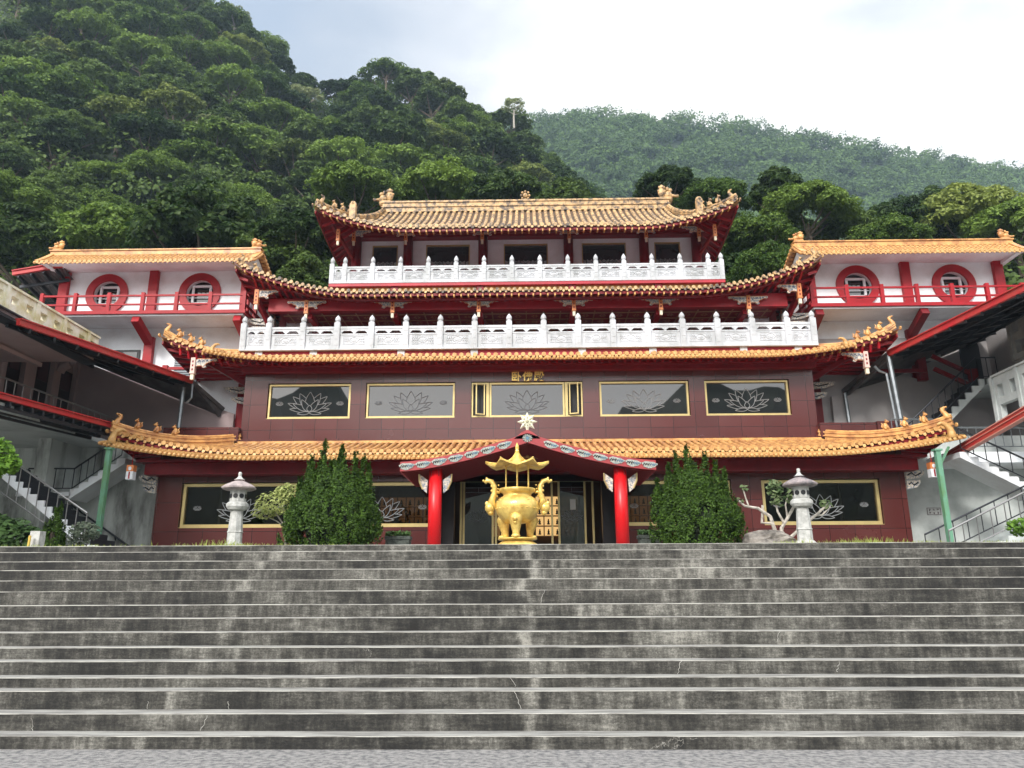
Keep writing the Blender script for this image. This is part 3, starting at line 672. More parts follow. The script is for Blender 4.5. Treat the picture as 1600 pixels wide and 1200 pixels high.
# balustrades
def post_mesh(w_, h, nm):
    b = MB(); b.box(-w_/2, w_/2, -w_/2, w_/2, 0, h); b.box(-w_*.35, w_*.35, -w_/2-.008, -w_/2-.001, h*.12, h*.30); b.box(-w_*.35, w_*.35, -w_/2-.008, -w_/2-.001, h*.36, h*.60); b.box(-w_*.35, w_*.35, -w_/2-.008, -w_/2-.001, h*.66, h*.86)
    b.lathe([(w_*.45, 0), (w_*.5, .03), (w_*.36, .05), (w_*.5, .09), (w_*.52, .14), (w_*.40, .20), (w_*.15, .26), (.005, .29)], (0, 0, h), 10)
    return b.mesh(nm, MARBLE)
def panel_mesh(ln, h, nm, small=False):
    b = MB(); t = .05
    b.box(0, ln, -t, t, h*.86, h*.96); b.box(0, ln, -t*.7, t*.7, h*.78, h*.855); b.box(0, ln, -t, t, 0, h*.12)
    b.box(0, ln, -t*.55, t*.55, h*.12, h*.60); b.box(0, ln, -t*.9, t*.9, h*.60, h*.655)
    # carved relief
    x0, x1 = ln*.12, ln*.88; cz = h*.37
    for (xa, xb, za, zb) in ((x0, x1, h*.535, h*.55), (x0, x1, h*.185, h*.20), (x0, x0+.015, h*.2, h*.535), (x1-.015, x1, h*.2, h*.535)): b.box(xa, xb, -t*.8, -t*.56, za, zb)
    pts = [(ln/2+math.cos(a_)*ln*.15, -t*.62, cz+math.sin(a_)*h*.12) for a_ in [2*pi*i/12 for i in range(13)]]; b.tube(pts, .012, 4)
    b.ball((ln/2, -t*.5, cz), (ln*.12, .02, h*.08), 8)
    for s_ in (-1, 1):
        for k in range(3):
            for q_ in (-1, 1):
                c = ln/2+s_*ln*(.19+.065*k); b.tube([(c, -t*.62, cz+q_*h*.13), (c+s_*.03, -t*.66, cz+q_*h*.05), (c-s_*.02, -t*.66, cz+q_*h*.02)], .012, 4)
    if ln > .5 or not small:
        b.box(ln/2-.03, ln/2+.03, -t*.7, t*.7, h*.655, h*.69); b.prismxz([(ln/2-.035, h*.69), (ln/2+.035, h*.69), (ln/2+.12, h*.78), (ln/2-.12, h*.78)], -t*.7, t*.7)
    for s_, xx in ((1, 0), (-1, ln)): b.prismxz([(xx, h*.655), (xx+s_*.05, h*.655), (xx+s_*.06, h*.70), (xx+s_*.13, h*.78), (xx, h*.78)][::s_], -t*.7, t*.7)
    return b.mesh(nm, MARBLE)
def balustrade(xs, y, z, h, w_, yback):
    base = MB(); base.box(xs[0]-w_/2, xs[-1]+w_/2, y-w_*.55, y+w_*.55, z-.05, z-.002)
    ba = base.build('balustrade', MARBLE, hall); pm = post_mesh(w_, h*1.12, 'post'); cache = {}
    for x in xs: inst('post', pm, ba, (x, y, z))
    for a, b in zip(xs, xs[1:]):
        ln = round(b-a-w_, 3)
        if ln not in cache: cache[ln] = panel_mesh(ln, h, 'panel', ln < .5)
        inst('panel', cache[ln], ba, (a+w_/2, y, z))
    ln = round(yback-y-w_, 2); pm2 = panel_mesh(ln/2, h, 'panel')
    for x in (xs[0], xs[-1]):
        for k in range(2): inst('panel', pm2, ba, (x, y+w_/2+k*ln/2, z), pi/2)
        inst('post', pm, ba, (x, yback, z))
    return ba
xs = [-9.55]+[-8.7+1.16*i for i in range(16)]+[9.55]
balustrade(xs, 24.45, 9.56, .82, .19, 27.2)
xs = [-6.82]+[-6.37+.98*i for i in range(14)]+[6.82]
balustrade(xs, 24.95, 12.16, .62, .155, 26.9)
sl_ = MB(); sl_.box(-9.62, 9.62, 24.5, 26.2, 9.26, 9.50); sl_.build('balcony_band', REDB, hall)
sp = MB()
for x in (-9.0, -7.15, -4.2, -1.75, 1.85, 4.2, 7.2, 9.0): sp.box(x-.12, x+.12, 24.44, 24.497, 9.27, 9.51)
sp.build('band_post_row', MARBLE, hall)
sl_ = MB(); sl_.box(-6.9, 6.9, 24.88, 27, 12.0, 12.11); sl_.build('balcony_slab', REDB, hall)
sl_ = MB(); sl_.box(-6.7, 6.7, 25.05, 25.2, 11.75, 11.995)
for x in (-7, -4.6, -1.6, 1.6, 4.6, 7): sl_.box(x-.12, x+.12, 24.95, 25.048, 11.75, 11.99, 1)
sl_.build('balcony_fascia', [OCHRE, REDD], hall)
# floor, ceiling and columns of the open gallery
gl = MB(); gl.box(-9.6, 9.6, 26.2, 31, 9.3, 9.45); gl.build('gallery_floor', GREYCON, hall)
gl = MB(); gl.box(-8.7, 8.7, 25.25, 31, 11.16, 11.24)
for y in (25.5, 26.1, 26.7, 27.3, 27.9, 28.5, 29.1, 29.7, 30.3): gl.box(-8.6, 8.6, y-.02, y+.02, 11.13, 11.158, 1)
for i in range(29): gl.box(-8.4+i*.6-.02, -8.4+i*.6+.02, 25.3, 30.4, 11.135, 11.157, 1)
for i in range(28):
    for y in (25.8, 26.4, 27.0, 27.6, 28.2, 28.8, 29.4, 30.0):
        for q_ in range(6): gl.ball((-8.1+i*.6+.09*math.cos(q_*pi/3), y+.09*math.sin(q_*pi/3), 11.155), (.04, .04, .012), 5, 1)
gl.build('coffered_ceiling', [REDD, mat('ceiling_gilt', (.30, .17, .09), .6)], hall)
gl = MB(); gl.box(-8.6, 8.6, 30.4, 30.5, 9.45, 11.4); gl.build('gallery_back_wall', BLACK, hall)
gl = MB(); gl.box(-9.0, 9.0, 25.0, 25.22, 11.14, 11.62); gl.box(-8.7, 8.7, 27.55, 27.8, 10.88, 11.155)
for x in (-7.6, -4.6, -1.62, 1.62, 4.6, 7.6):
    gl.box(x-.09, x+.09, 25.22, 27.55, 10.95, 11.12)
gl.build('gallery_beam', RED, hall)
for x in (-7.6, -4.6, -1.62, 1.62, 4.6, 7.6):
    c = MB(); c.box(x-.15, x+.15, 26.15, 26.45, 9.45, 11.3); c.build('gallery_column', REDD, hall)
for s_ in (-1, 1):
    c = MB(); c.box(s_*7.8, s_*8.75, 26.3, 26.4, 9.45, 11.3); wl = c.build('gallery_end_wall', WHITE, hall)
    md = MB()
    for k in range(12):
        a_ = k*pi/6; md.ball((s_*8.2+.15*math.cos(a_), 26.29, 10.5+.15*math.sin(a_)), (.03, .008, .03), 6)
    md.lathe([(.07, -.005), (.07, .005)], (s_*8.2, 26.29, 10.5), 8); md.build('red_medallion', mat('medallion_red', (.25, .05, .05), .6), wl)
    c = MB(); c.box(s_*8.75, s_*8.98, 26.2, 26.45, 9.45, 11.4); c.build('gallery_column', REDD, hall)
# top storey
TW = [(-5.96, -4.97), (-3.87, -2.17), (-.85, .85), (2.17, 3.87), (4.97, 5.96)]
w = MB(); w.holes_wall(-6.5, 6.5, 12.11, 15.1, 27.4, 27.6, [(a, b, 12.7, 14.72) for a, b in TW]); w.box(-6.5, -6.3, 27.602, 32, 12.11, 15.1); w.box(6.3, 6.5, 27.602, 32, 12.11, 15.1)
w.build('top_storey_wall', WHITE, hall)
w = MB(); w.box(-6.9, 6.9, 27.05, 27.38, 14.9, 15.15); w.box(-6.9, 6.9, 26.85, 27.04, 14.98, 15.3)
w.build('eave_beam', REDD, hall)
for x in (-6.52, -4.53, -1.64, 1.64, 4.53, 6.52):
    c = MB(); c.lathe([(.19, 0), (.18, 2.9)], (x, 27.15, 12.11), 14); c.build('top_column', REDD, hall, smooth=True)
for a, b in TW:
    f = MB(); y = 27.42
    f.box(a, b, y-.04, y+.05, 14.68, 14.72); f.box(a, a+.035, y-.04, y+.05, 12.7, 14.68); f.box(b-.035, b, y-.04, y+.05, 12.7, 14.68)
    fo = f.build('window', GOLDF, hall)
    p = MB(); p.box(a+.035, b-.035, y+.06, y+.07, 12.7, 14.68); p.build('pane', PANET, fo)
    l = MB()
    for s_, x in ((1, a+.04), (-1, b-.04)):
        for (xa, za, xb, zb) in ((0, 14.36, .26, 14.36), (.26, 14.36, .26, 14.64), (.13, 14.50, .26, 14.50), (.13, 14.50, .13, 14.22), (.13, 14.22, .13, 12.8), (.26, 14.50, .5, 14.50)):
            l.beam((x+s_*xa, y+.045, za), (x+s_*xb, y+.045, zb), .03, .03, up=(0, 1, 0))
    l.beam((a+.3, y+.045, 14.50), (b-.3, y+.045, 14.50), .025, .025)
    lotus(l, (a+b)/2, y+.042, 13.75, min(.95, (b-a)*.62), .008)
    l.build('lattice', LATT, fo)
    c = MB(); n = int((b-a)/.17); poly = [(a+.05, 12.72), (b-.05, 12.72), (b-.05, 14.08)]
    for i in range(n*4+1):
        u = i/(n*4); poly.append((b-.05-(b-a-.1)*u, 14.08-.05*abs(math.sin(u*n*pi))))
    c.prismxz(poly, y+.052, y+.058); c.build('curtain', CURT, fo)
# pendant brackets
def bracket_meshes():
    b = MB(); b.box(-.085, .085, -.085, .085, -.55, .08, 0); b.box(-.06, .06, -.06, .06, -.80, -.55, 1); b.box(-.10, .10, -.10, .10, -.57, -.53, 0)
    for z in (-.08, -.24, -.40): b.box(-.03, .03, -.09, -.086, z-.04, z+.04, 2)
    w_ = MB(); poly = [(.09, .06), (.86, .06), (.90, .0), (.84, -.06), (.70, -.05), (.62, -.12), (.50, -.12), (.46, -.20), (.50, -.30), (.40, -.33), (.30, -.25), (.09, -.27)]
    w_.prismxz(poly, -.035, .035, 0)
    for k in range(4): w_.tube([(.18+k*.15, -.04, -.10+.02*k), (.23+k*.15, -.045, -.02), (.28+k*.15, -.04, -.07)], .016, 4, 1)
    w_.beam((.1, -.04, .045), (.86, -.04, .045), .02, .02, 2); w_.tube([(.12, -.04, -.25), (.30, -.04, -.24), (.40, -.04, -.30), (.47, -.04, -.20), (.6, -.04, -.1), (.82, -.04, -.04)], .012, 4, 2)
    return b.mesh('pendant', [ORANGE, CREAM, REDD]), w_.mesh('bracket_wing', [CARVE, mat('bracket_blue', (.06, .10, .20), .5), ORANGE])
PM, BWM = bracket_meshes()
PMP = PM.copy(); PMP.materials[0] = mat('pale_pink_paint', (.70, .48, .42), .5)
def bracket(x, y, z, s_=1., wings=(-1, 1), rz=0, pm=None):
    o = inst('pendant', pm or PM, hall, (x, y, z), rz, (s_, s_, s_))
    for k in wings:
        w_ = bpy.data.objects.new('bracket_wing', BWM); COL.objects.link(w_); w_.parent = o; w_.scale = (k, 1, 1)
    return o
for x in (-7.62, -4.62, -1.64, 1.64, 4.62, 7.62): bracket(x, 24.88, 11.42, .76)
for s_ in (-1, 1): bracket(s_*9.3, 24.65, 11.74, .82, (-s_,)); bracket(s_*9.35, 26.6, 11.5, .8, (-1, 1), pi/2)
for x in (-6.55, -4.56, -1.65, 1.65, 4.56, 6.55): bracket(x, 26.70, 15.0, .72)
for s_ in (-1, 1): bracket(s_*6.9, 25.75, 14.55, .7, (), 0); bracket(s_*11.0, 24.1, 9.12, .85, (-s_,), pm=PMP)
for s_ in (-1, 1):   # carved stacked arms at the corners
    for (y, z, x0, ln, nm) in ((25.6, 10.95, 8.95, 1.0, 0), (25.5, 10.62, 8.95, .75, 0), (25.4, 10.30, 8.95, .5, 0), (26.0, 8.55, 9.5, 1.2, 0), (25.9, 8.15, 9.5, .85, 0), (22.95, 4.98, 11.2, .55, 0), (22.95, 4.70, 11.2, .40, 0)):
        b = MB(); b.prismxz([(s_*x0, z+.12), (s_*(x0+ln), z+.14), (s_*(x0+ln*.97), z+.03), (s_*(x0+ln*.7), z-.08), (s_*x0, z-.14)][::s_], y-.05, y+.05, 0)
        b.tube([(s_*(x0+.05), y-.055, z), (s_*(x0+ln*.3), y-.055, z+.07), (s_*(x0+ln*.5), y-.055, z-.02), (s_*(x0+ln*.8), y-.055, z+.06)], .02, 4, 1)
        b.build('corner_bracket_arm', [CARVE, BLACK], hall)
    # red struts under the raised corners
    for p_, q_, w_ in (((s_*9.4, 25.4, 8.45), (s_*11.3, 24.4, 9.5), .13), ((s_*8.9, 25.9, 10.2), (s_*9.5, 24.8, 11.9), .12), ((s_*6.6, 26.9, 14.0), (s_*7.1, 25.6, 14.7), .1)):
        b = MB(); b.beam(p_, q_, w_, w_*1.2); b.build('corner_strut', REDD, hall)
    b = MB(); b.box(s_*9.62, s_*9.9, 26.0, 26.3, 6.5, 9.2); b.build('corner_column', GRAN, hall)

# ------------------------------------------------------------------ porch (part of the hall)
def pz(x): return 4.735+.745*max(0, 1-abs(x)/3.35)**1.5
XS = [-3.33+6.66*i/48 for i in range(49)]
b = MB(); b.grid([[(x, 19.86, pz(x)-.01) for x in XS], [(x, 19.86, pz(x)+.24) for x in XS]]); b.grid([[(x, 19.96, pz(x)-.01) for x in XS], [(x, 19.96, pz(x)+.24) for x in XS]])
b.grid([[(x, 19.86, pz(x)-.01) for x in XS], [(x, 19.96, pz(x)-.01) for x in XS]]); b.grid([[(x, 19.86, pz(x)+.24) for x in XS], [(x, 19.96, pz(x)+.24) for x in XS]])
b.prismxz([(-.35, pz(.35)+.2), (.35, pz(.35)+.2), (.15, 5.74), (0, 5.81), (-.15, 5.74)], 19.86, 19.96)
fa = b.build('porch_fascia', mat('faded_red_fascia', (.36, .035, .04), .5, var=.2, vscale=4), hall)
ORN = [mat('ornament_cream', (.46, .45, .38), .6, col2=(.12, .17, .20), vscale=26), mat('ornament_blue', (.10, .20, .28), .6), BLACK]
for s_ in (-1, 1):
    for k in range(7):
        cx = s_*(.61+k*.425); cz = pz(cx)+.115; sl__ = (pz(cx+.05)-pz(cx-.05))/.1; a_ = math.atan(sl__)
        def T_(u, v): return (cx+u*math.cos(a_)-v*math.sin(a_), cz+u*math.sin(a_)+v*math.cos(a_))
        poly = []
        for i in range(18):
            t = 2*pi*i/18; rr = .17*(1+.12*math.sin(3*t+.5)+.08*math.sin(7*t)); poly.append(T_(rr*math.cos(t)*1.15, rr*math.sin(t)*.52))
        b = MB(); b.prismxz(poly, 19.845, 19.858, 0)
        for q_ in (-.13, -.07, -.01, .05, .11, .15): b.tube([(T_(q_-.03, -.03)[0], 19.842, T_(q_-.03, -.03)[1]), (T_(q_, .03)[0], 19.842, T_(q_, .03)[1]), (T_(q_+.03, 0)[0], 19.842, T_(q_+.03, 0)[1])], .013, 4, 1 if q_ > 0 else 2)
        b.build('cloud_ornament', ORN, fa)
b = MB()
for k in range(12):
    t = 2*pi*k/12; b.tube([(math.cos(t)*.05, 19.85, 5.58+math.sin(t)*.045), (math.cos(t)*.13, 19.848, 5.58+math.sin(t)*.105)], .02, 4, 0)
b.ball((0, 19.85, 5.58), (.06, .012, .05), 8, 1)
b.build('lotus_ornament', ORN, fa)
b = MB(); b.grid([[(x, 19.96, pz(x)+.20) for x in XS], [(x, 23.0, pz(x)+.20) for x in XS]], 0); b.grid([[(x, 19.96, pz(x)+.02) for x in XS], [(x, 23.0, pz(x)+.02) for x in XS]], 1)
for k in range(18):
    y = 20.05+k*.16
    for i in range(48): b.beam((XS[i], y, pz(XS[i])-.005), (XS[i+1], y, pz(XS[i+1])-.005), .06, .05, 1)
b.build('porch_roof', [TILE, mat('porch_soffit_red', (.22, .008, .012), .5)], hall)
b = MB()
for s_ in (-1, 1): b.beam((s_*2.44, 20.1, 4.74), (s_*2.44, 22.95, 4.74), .2, .22)
b.prismxz([(-2.4, 5.07), (2.4, 5.07)]+[(x, pz(x)+.02) for x in (2.4, 1.9, 1.4, .9, .4, 0, -.4, -.9, -1.4, -1.9, -2.4)], 22.9, 22.95); b.build('porch_beam', REDD, hall)
for s_ in (-1, 1):
    c = MB(); c.lathe([(.175, 0), (.175, 2.45)], (s_*2.44, 20.25, ZT), 20); c.build('porch_column', REDCOL, hall, smooth=True)
    for q_ in (-1, 1):
        c = MB(); c.prismxz([(s_*2.44+q_*.2, 4.54), (s_*2.44+q_*.42, 4.70), (s_*2.44+q_*.44, 4.52), (s_*2.44+q_*.34, 4.30), (s_*2.44+q_*.22, 4.20)][::q_], 20.21, 20.29, 0)
        c.tube([(s_*2.44+q_*.43, 20.20, 4.70), (s_*2.44+q_*.42, 20.20, 4.50), (s_*2.44+q_*.33, 20.20, 4.30)], .022, 5, 1); c.build('column_bracket', [CARVE, GOLDF], hall)
b = MB()
for k in range(8):
    a0 = k*pi/4+pi/2; a1, a2 = a0-pi/8, a0+pi/8; y = 19.9
    o_ = (math.cos(a0)*.27, math.sin(a0)*.27); i1 = (math.cos(a1)*.145, math.sin(a1)*.145); i2 = (math.cos(a2)*.145, math.sin(a2)*.145); cz = 6.03
    vs = [(0, y-.05, cz), (i1[0], y-.01, cz+i1[1]), (o_[0], y, cz+o_[1]), (i2[0], y-.01, cz+i2[1]), (o_[0]*.6, y-.05, cz+o_[1]*.6), (0, y+.05, cz), (i1[0], y+.03, cz+i1[1]), (o_[0], y+.02, cz+o_[1]), (i2[0], y+.03, cz+i2[1])]
    b.add(vs, [(0,1,4),(1,2,4),(4,2,3),(0,4,3),(5,7,6),(5,8,7),(1,6,7,2),(2,7,8,3)]); b.ball((math.cos(a0)*.10, y-.055, cz+math.sin(a0)*.10), .018, 5, 1)
b.ball((0, 19.85, 6.03), (.045, .02, .045), 8, 1); b.box(-.03, .03, 19.88, 19.94, 5.75, 5.9); b.build('star_ornament', [mat('ivory_star', (.72, .70, .55), .5), mat('star_studs', (.35, .32, .2), .5)], hall)

# statues inside, seen through the windows
def statue(x, y, z, s_, label):
    b = MB(); b.lathe([(.42, 0), (.46, .06), (.36, .12), (.40, .2)], (0, 0, 0), 14)
    b.lathe([(.36, .2), (.38, .28), (.26, .36), (.20, .46), (.23, .62), (.20, .70), (.07, .76)], (0, 0, 0), 14, sy=.7)
    b.ball((0, -.01, .87), (.095, .10, .12), 10); b.ball((0, .01, 1.0), (.055, .055, .05), 8)
    for q_ in (-1, 1): b.tube([(q_*.2, 0, .66), (q_*.27, -.04, .48), (q_*.12, -.2, .38), (q_*.02, -.22, .37)], [.07, .06, .045, .035], 7); b.tube([(q_*.1, .05, .3), (q_*.36, -.1, .27), (q_*.05, -.24, .27)], [.1, .09, .06], 7)
    o = bpy.data.objects.new('seated_statue', b.mesh('seated_statue', mat('dark_gilt', (.14, .07, .025), .4, .5), smooth=True)); COL.objects.link(o); o.location = (x, y, z); o.scale = (s_, s_, s_)
    h = MB(); 
    for k in range(14): a_ = -.3+k*(pi+.6)/13; h.ball((.30*math.cos(a_), .12, .80+.42*math.sin(a_)), (.05, .02, .05), 6)
    hm = bpy.data.objects.new('halo', h.mesh('halo', mat('halo_gilt', (.4, .22, .06), .35, .6))); COL.objects.link(hm); hm.parent = o
    tag(o, label, 'statue'); return o
statue(-4.35, 25.6, 3.1, 1.15, 'dark gilt seated statue with a halo behind the window left of the porch')
statue(4.45, 25.6, 3.1, 1.1, 'dark seated statue behind the window right of the porch')

# ------------------------------------------------------------------ side wings
def wing(s_, label):
    g_ = empty('wing_building', (s_*13.4, 27.5, ZT), label, 'building')
    X0, X1 = 9.95, 16.9
    holes = []; w = MB()
    def bx(mb, x0, x1, *a): mb.box(s_*x0, s_*x1, *a)
    # front wall with round openings
    cs = (12.0, 15.45); zc = 12.33; rr = .52
    ysf = 26.2
    # wall as ring sectors around each circle
    def ringwall(xa, xb, cx):
        n = 32; inner = [(cx+math.cos(2*pi*i/n)*rr, zc+math.sin(2*pi*i/n)*rr) for i in range(n)]
        za, zb = 11.3, 13.2; outer = []
        for i in range(n):
            c_, sn = math.cos(2*pi*i/n), math.sin(2*pi*i/n)
            k = min(((xb-cx)/c_ if c_ > 1e-6 else (xa-cx)/c_ if c_ < -1e-6 else 99), ((zb-zc)/sn if sn > 1e-6 else (za-zc)/sn if sn < -1e-6 else 99)); outer.append((cx+c_*k, zc+sn*k))
        vs = [(s_*x, ysf, z) for x, z in inner]+[(s_*x, ysf, z) for x, z in outer]+[(s_*x, ysf+.2, z) for x, z in inner]
        w.add(vs, [(i, (i+1) % n, (i+1) % n+n, i+n) for i in range(n)]+[(i, i+2*n, (i+1) % n+2*n, (i+1) % n) for i in range(n)])
        for (xc_, zc_) in ((xa, za), (xb, za), (xb, zb), (xa, zb)):
            ks = sorted(range(n), key=lambda i: (outer[i][0]-xc_)**2+(outer[i][1]-zc_)**2)[:2]
            w.add([(s_*outer[ks[0]][0], ysf, outer[ks[0]][1]), (s_*outer[ks[1]][0], ysf, outer[ks[1]][1]), (s_*xc_, ysf, zc_)], [(0, 1, 2)])
    ringwall(10.1, 13.75, cs[0]); ringwall(13.75, 17.2, cs[1])
    bx(w, 10.1, 10.3, 26.202, 30, 11.3, 13.0); bx(w, 17.0, 17.2, 26.202, 30, 11.3, 13.0); bx(w, 10.1, 17.2, 26.9, 30, 12.9, 12.99); bx(w, 10.3, 17.0, 26.9, 27.0, 11.3, 13.2)
    
    bx(w, 10.3, 16.9, 26.5, 31, 6.4, 11.1)
    w.build('wall', WHITE, g_)
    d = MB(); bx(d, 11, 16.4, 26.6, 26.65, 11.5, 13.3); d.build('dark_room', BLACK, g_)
    for cx in cs:
        b = MB(); n = 40
        for (r0, r1, y0, y1) in ((rr-.01, rr+.26, ysf-.08, ysf),):
            vs = []
            for y in (y0, y1):
                for r_ in (r0, r1):
                    vs += [(s_*cx+math.cos(2*pi*i/n)*r_, y, zc+math.sin(2*pi*i/n)*r_) for i in range(n)]
            q = lambda a, b_, i: (a*n+i, a*n+(i+1) % n, b_*n+(i+1) % n, b_*n+i)
            b.add(vs, [q(0, 1, i) for i in range(n)]+[q(1, 3, i) for i in range(n)]+[q(0, 2, i) for i in range(n)])
        ro = b.build('round_window', RED, g_)
        b = MB(); x = s_*cx; h = .36
        b.box(x-h, x+h, 26.3, 26.36, zc+h-.08, zc+h); b.box(x-h, x-h+.08, 26.3, 26.36, zc-h, zc+h-.08); b.box(x+h-.08, x+h, 26.3, 26.36, zc-h, zc+h-.08); b.box(x-h, x+h, 26.3, 26.36, zc-h, zc-h+.05)
        b.box(x-.5, x+.5, 26.37, 26.39, zc-.12, zc-.09); b.build('casement', WHITE, ro)
        b = MB(); b.box(x-.6, x+.6, 26.45, 26.46, zc-.6, zc+.6); b.build('pane', PANE, ro)
    for x in (10.28, 13.72, 17.05):
        b = MB(); bx(b, x-.16, x+.16, 26.02, 26.18, 11.25, 13.18); b.build('column', RED, g_)
    # balcony
    b = MB(); bx(b, 9.85, 17.3, 25.12, 26.9, 11.16, 11.28); b.build('balcony_edge', RED, g_)
    b = MB(); bx(b, 9.95, 17.2, 25.2, 26.49, 11.10, 11.155); b.box(s_*9.95, s_*10.9, 26.5, 30.5, 11.08, 11.15); b.build('balcony_soffit', WHITE, g_)
    b = MB(); n = 6
    for i in range(n+1):
        x = 9.95+i*(17.2-9.95)/n; bx(b, x-.06, x+.06, 25.16, 25.28, 11.28, 11.98)
    bx(b, 9.95, 17.2, 25.18, 25.25, 11.84, 11.90); bx(b, 9.95, 17.2, 25.18, 25.25, 11.51, 11.565)
    for i in range(1, 5): y = 25.2+i*1.1; bx(b, 9.88, 10.02, y-.07, y+.07, 11.28, 11.98)
    bx(b, 9.92, 9.98, 25.26, 29.7, 11.82, 11.91); bx(b, 9.92, 9.98, 25.26, 29.7, 11.50, 11.58); bx(b, 9.86, 9.94, 26.9, 30, 11.0, 11.28)
    b.build('balcony_railing', RED, g_)
    for x in (10.15, 13.75):
        b = MB(); p = [(s_*x, 25.3, 11.0), (s_*x, 26.3, 10.45), (s_*x, 26.35, 6.6)]; b.beam((s_*x, 25.2, 11.0), (s_*x, 26.35, 10.5), .26, .26); b.box(s_*x-.16, s_*x+.16, 26.3, 26.48, 6.5, 10.7); b.build('bracket_column', REDD if s_ > 0 else RED, g_)
    # roof
    m = MB(); a0, a1 = 9.75, 17.45; ye, yr, ze, zr, yrr, zrr = 25.0, 25.8, 13.10, 13.72, 27.3, 13.05; nn = 5
    n = int((a1-a0)/.168); r = .055
    def pt(x, t): return Vector((s_*x, ye+(yr-ye)*t, ze+(zr-ze)*(.85*t+.15*t*t)))
    for i in range(n+1):
        x = a0+(a1-a0)*i/n
        if i < n: x2 = a0+(a1-a0)*(i+1)/n; m.grid([[pt(x, k/nn), pt((x+x2)/2, k/nn)-Vector((0,0,.03)), pt(x2, k/nn)] for k in range(nn+1)], 0)
        for k in range(nn): m.tube([pt(x, k/nn)+Vector((0, 0, .02)), pt(x, (k+1)/nn)+Vector((0, 0, .005))], [r*1.08, r*.92], 7, 1)
        c = pt(x, 0); m.tube([c+Vector((0, -.03, .02)), c+Vector((0, .03, .02))], r*1.15, 10, 1)
        if i < n:
            c = pt(x+.084, 0); m.prismxz([(c.x-.06, c.z), (c.x+.06, c.z), (c.x+.04, c.z-.05), (c.x, c.z-.08), (c.x-.04, c.z-.05)], ye-.02, ye, 1)
            for k in range(1, 5): c = pt(x+.084, k/5); m.box(c.x-.04, c.x+.04, c.y-.03, c.y, c.z-.03, c.z+.035, 2)
    m.add([pt(a0, 1), pt(a1, 1), (s_*a1, yrr, zrr), (s_*a0, yrr, zrr)], [(0, 1, 2, 3)], 0)
    rf = m.build('roof', [TPAN, TILE_PALE, mat('pinkish_tile_joint', (.42, .20, .10), .6)], g_)
    m = MB(); bx(m, a0-.05, a1+.05, yr-.12, yr+.12, zr-.05, zr+.12); bx(m, a0-.08, a1+.08, yr-.16, yr+.16, zr+.125, zr+.17)
    for xx in (a0, a1):       # verge tiles down both slopes
        for k in range(9):
            p, q = pt(xx, k/9), pt(xx, (k+1)/9); m.beam(p+Vector((0, 0, .04)), q+Vector((0, 0, .05)), .2, .10)
            p2 = Vector((s_*xx, yr+(yrr-yr)*k/9, zr+(zrr-zr)*k/9)); q2 = Vector((s_*xx, yr+(yrr-yr)*(k+1)/9, zr+(zrr-zr)*(k+1)/9)); m.beam(p2+Vector((0, 0, .04)), q2+Vector((0, 0, .06)), .2, .1)
            m.ball(q2+Vector((-s_*.1 if xx == a0 else s_*.1, 0, 0)), .06, 7); m.ball(p+Vector((-s_*.1 if xx == a0 else s_*.1, 0, 0)), .055, 7)
    m.build('ridge', TILE, rf)
    for xx, q_ in ((a0+.15, 1), (a1-.15, -1)): inst('ridge_finial', FNN, rf, (s_*xx, yr, zr+.14), 0, (q_*s_*.72, .8, .62))
    b = MB(); b.add([(s_*(a0+.02), 25.03, 13.09), (s_*(a1-.02), 25.03, 13.09), (s_*(a1-.02), 26.2, 13.2), (s_*(a0+.02), 26.2, 13.2)], [(0, 1, 2, 3)]); b.prismyz([(25.05, 13.06), (27.25, 13.02), (25.8, 13.66)], s_*(a0+.12), s_*(a0+.3)); b.prismyz([(25.05, 13.06), (27.25, 13.02), (25.8, 13.66)], s_*(a1-.3), s_*(a1-.12))
    b.build('eave_soffit', WHITE, rf)
    # lower storey bits
    b = MB(); x0 = 13.9 if s_ < 0 else 15.4
    if s_ < 0:
        b.box(-15.1, -14.1, 26.44, 26.49, 9.0, 10.25); wn = b.build('window', LATT, g_); b = MB(); b.box(-15.02, -14.18, 26.42, 26.435, 9.1, 10.16); b.build('pane', PANE, wn)
        b = MB(); b.box(-12.75, -11.9, 26.40, 26.49, 8.3, 10.2)
        for k in range(22): b.box(-12.75, -11.9, 26.37, 26.398, 8.35+k*.085, 8.40+k*.085)
        b.build('louvre', LOUV, g_)
        b = MB()
        for x in (-12.85, -11.5): b.box(x-.09, x+.09, 25.9, 26.05, 9.0, 9.5)
        b.box(-13.4, -10.5, 25.93, 26.0, 9.34, 9.44); b.box(-13.0, -10.5, 25.93, 26.0, 9.02, 9.1); b.build('gallery_railing', RED, g_)
    else:
        b.beam((11.9, 25.6, 8.95), (13.7, 25.6, 8.95), .1, .12); b.beam((13.9, 25.5, 9.45), (15.1, 25.3, 8.7), .12, .12); b.beam((13.9, 25.5, 9.0), (15.1, 25.3, 8.25), .12, .12); b.box(14.95, 15.2, 25.2, 25.4, 8.1, 8.9); b.box(13.6, 13.9, 25.9, 26.1, 8.7, 10.2)
        b.build('gallery_railing', REDD, g_)
        b = MB(); b.box(12.0, 12.9, 26.44, 26.49, 10.18, 10.6); b.box(13.2, 14.6, 26.2, 26.49, 9.5, 9.85); b.build('air_conditioner', GREYW, g_)
    return g_
wing(-1, 'white left wing with two round red windows under a golden tiled roof')
wing(1, 'white right wing with two round red windows, beside the hanging red railing')

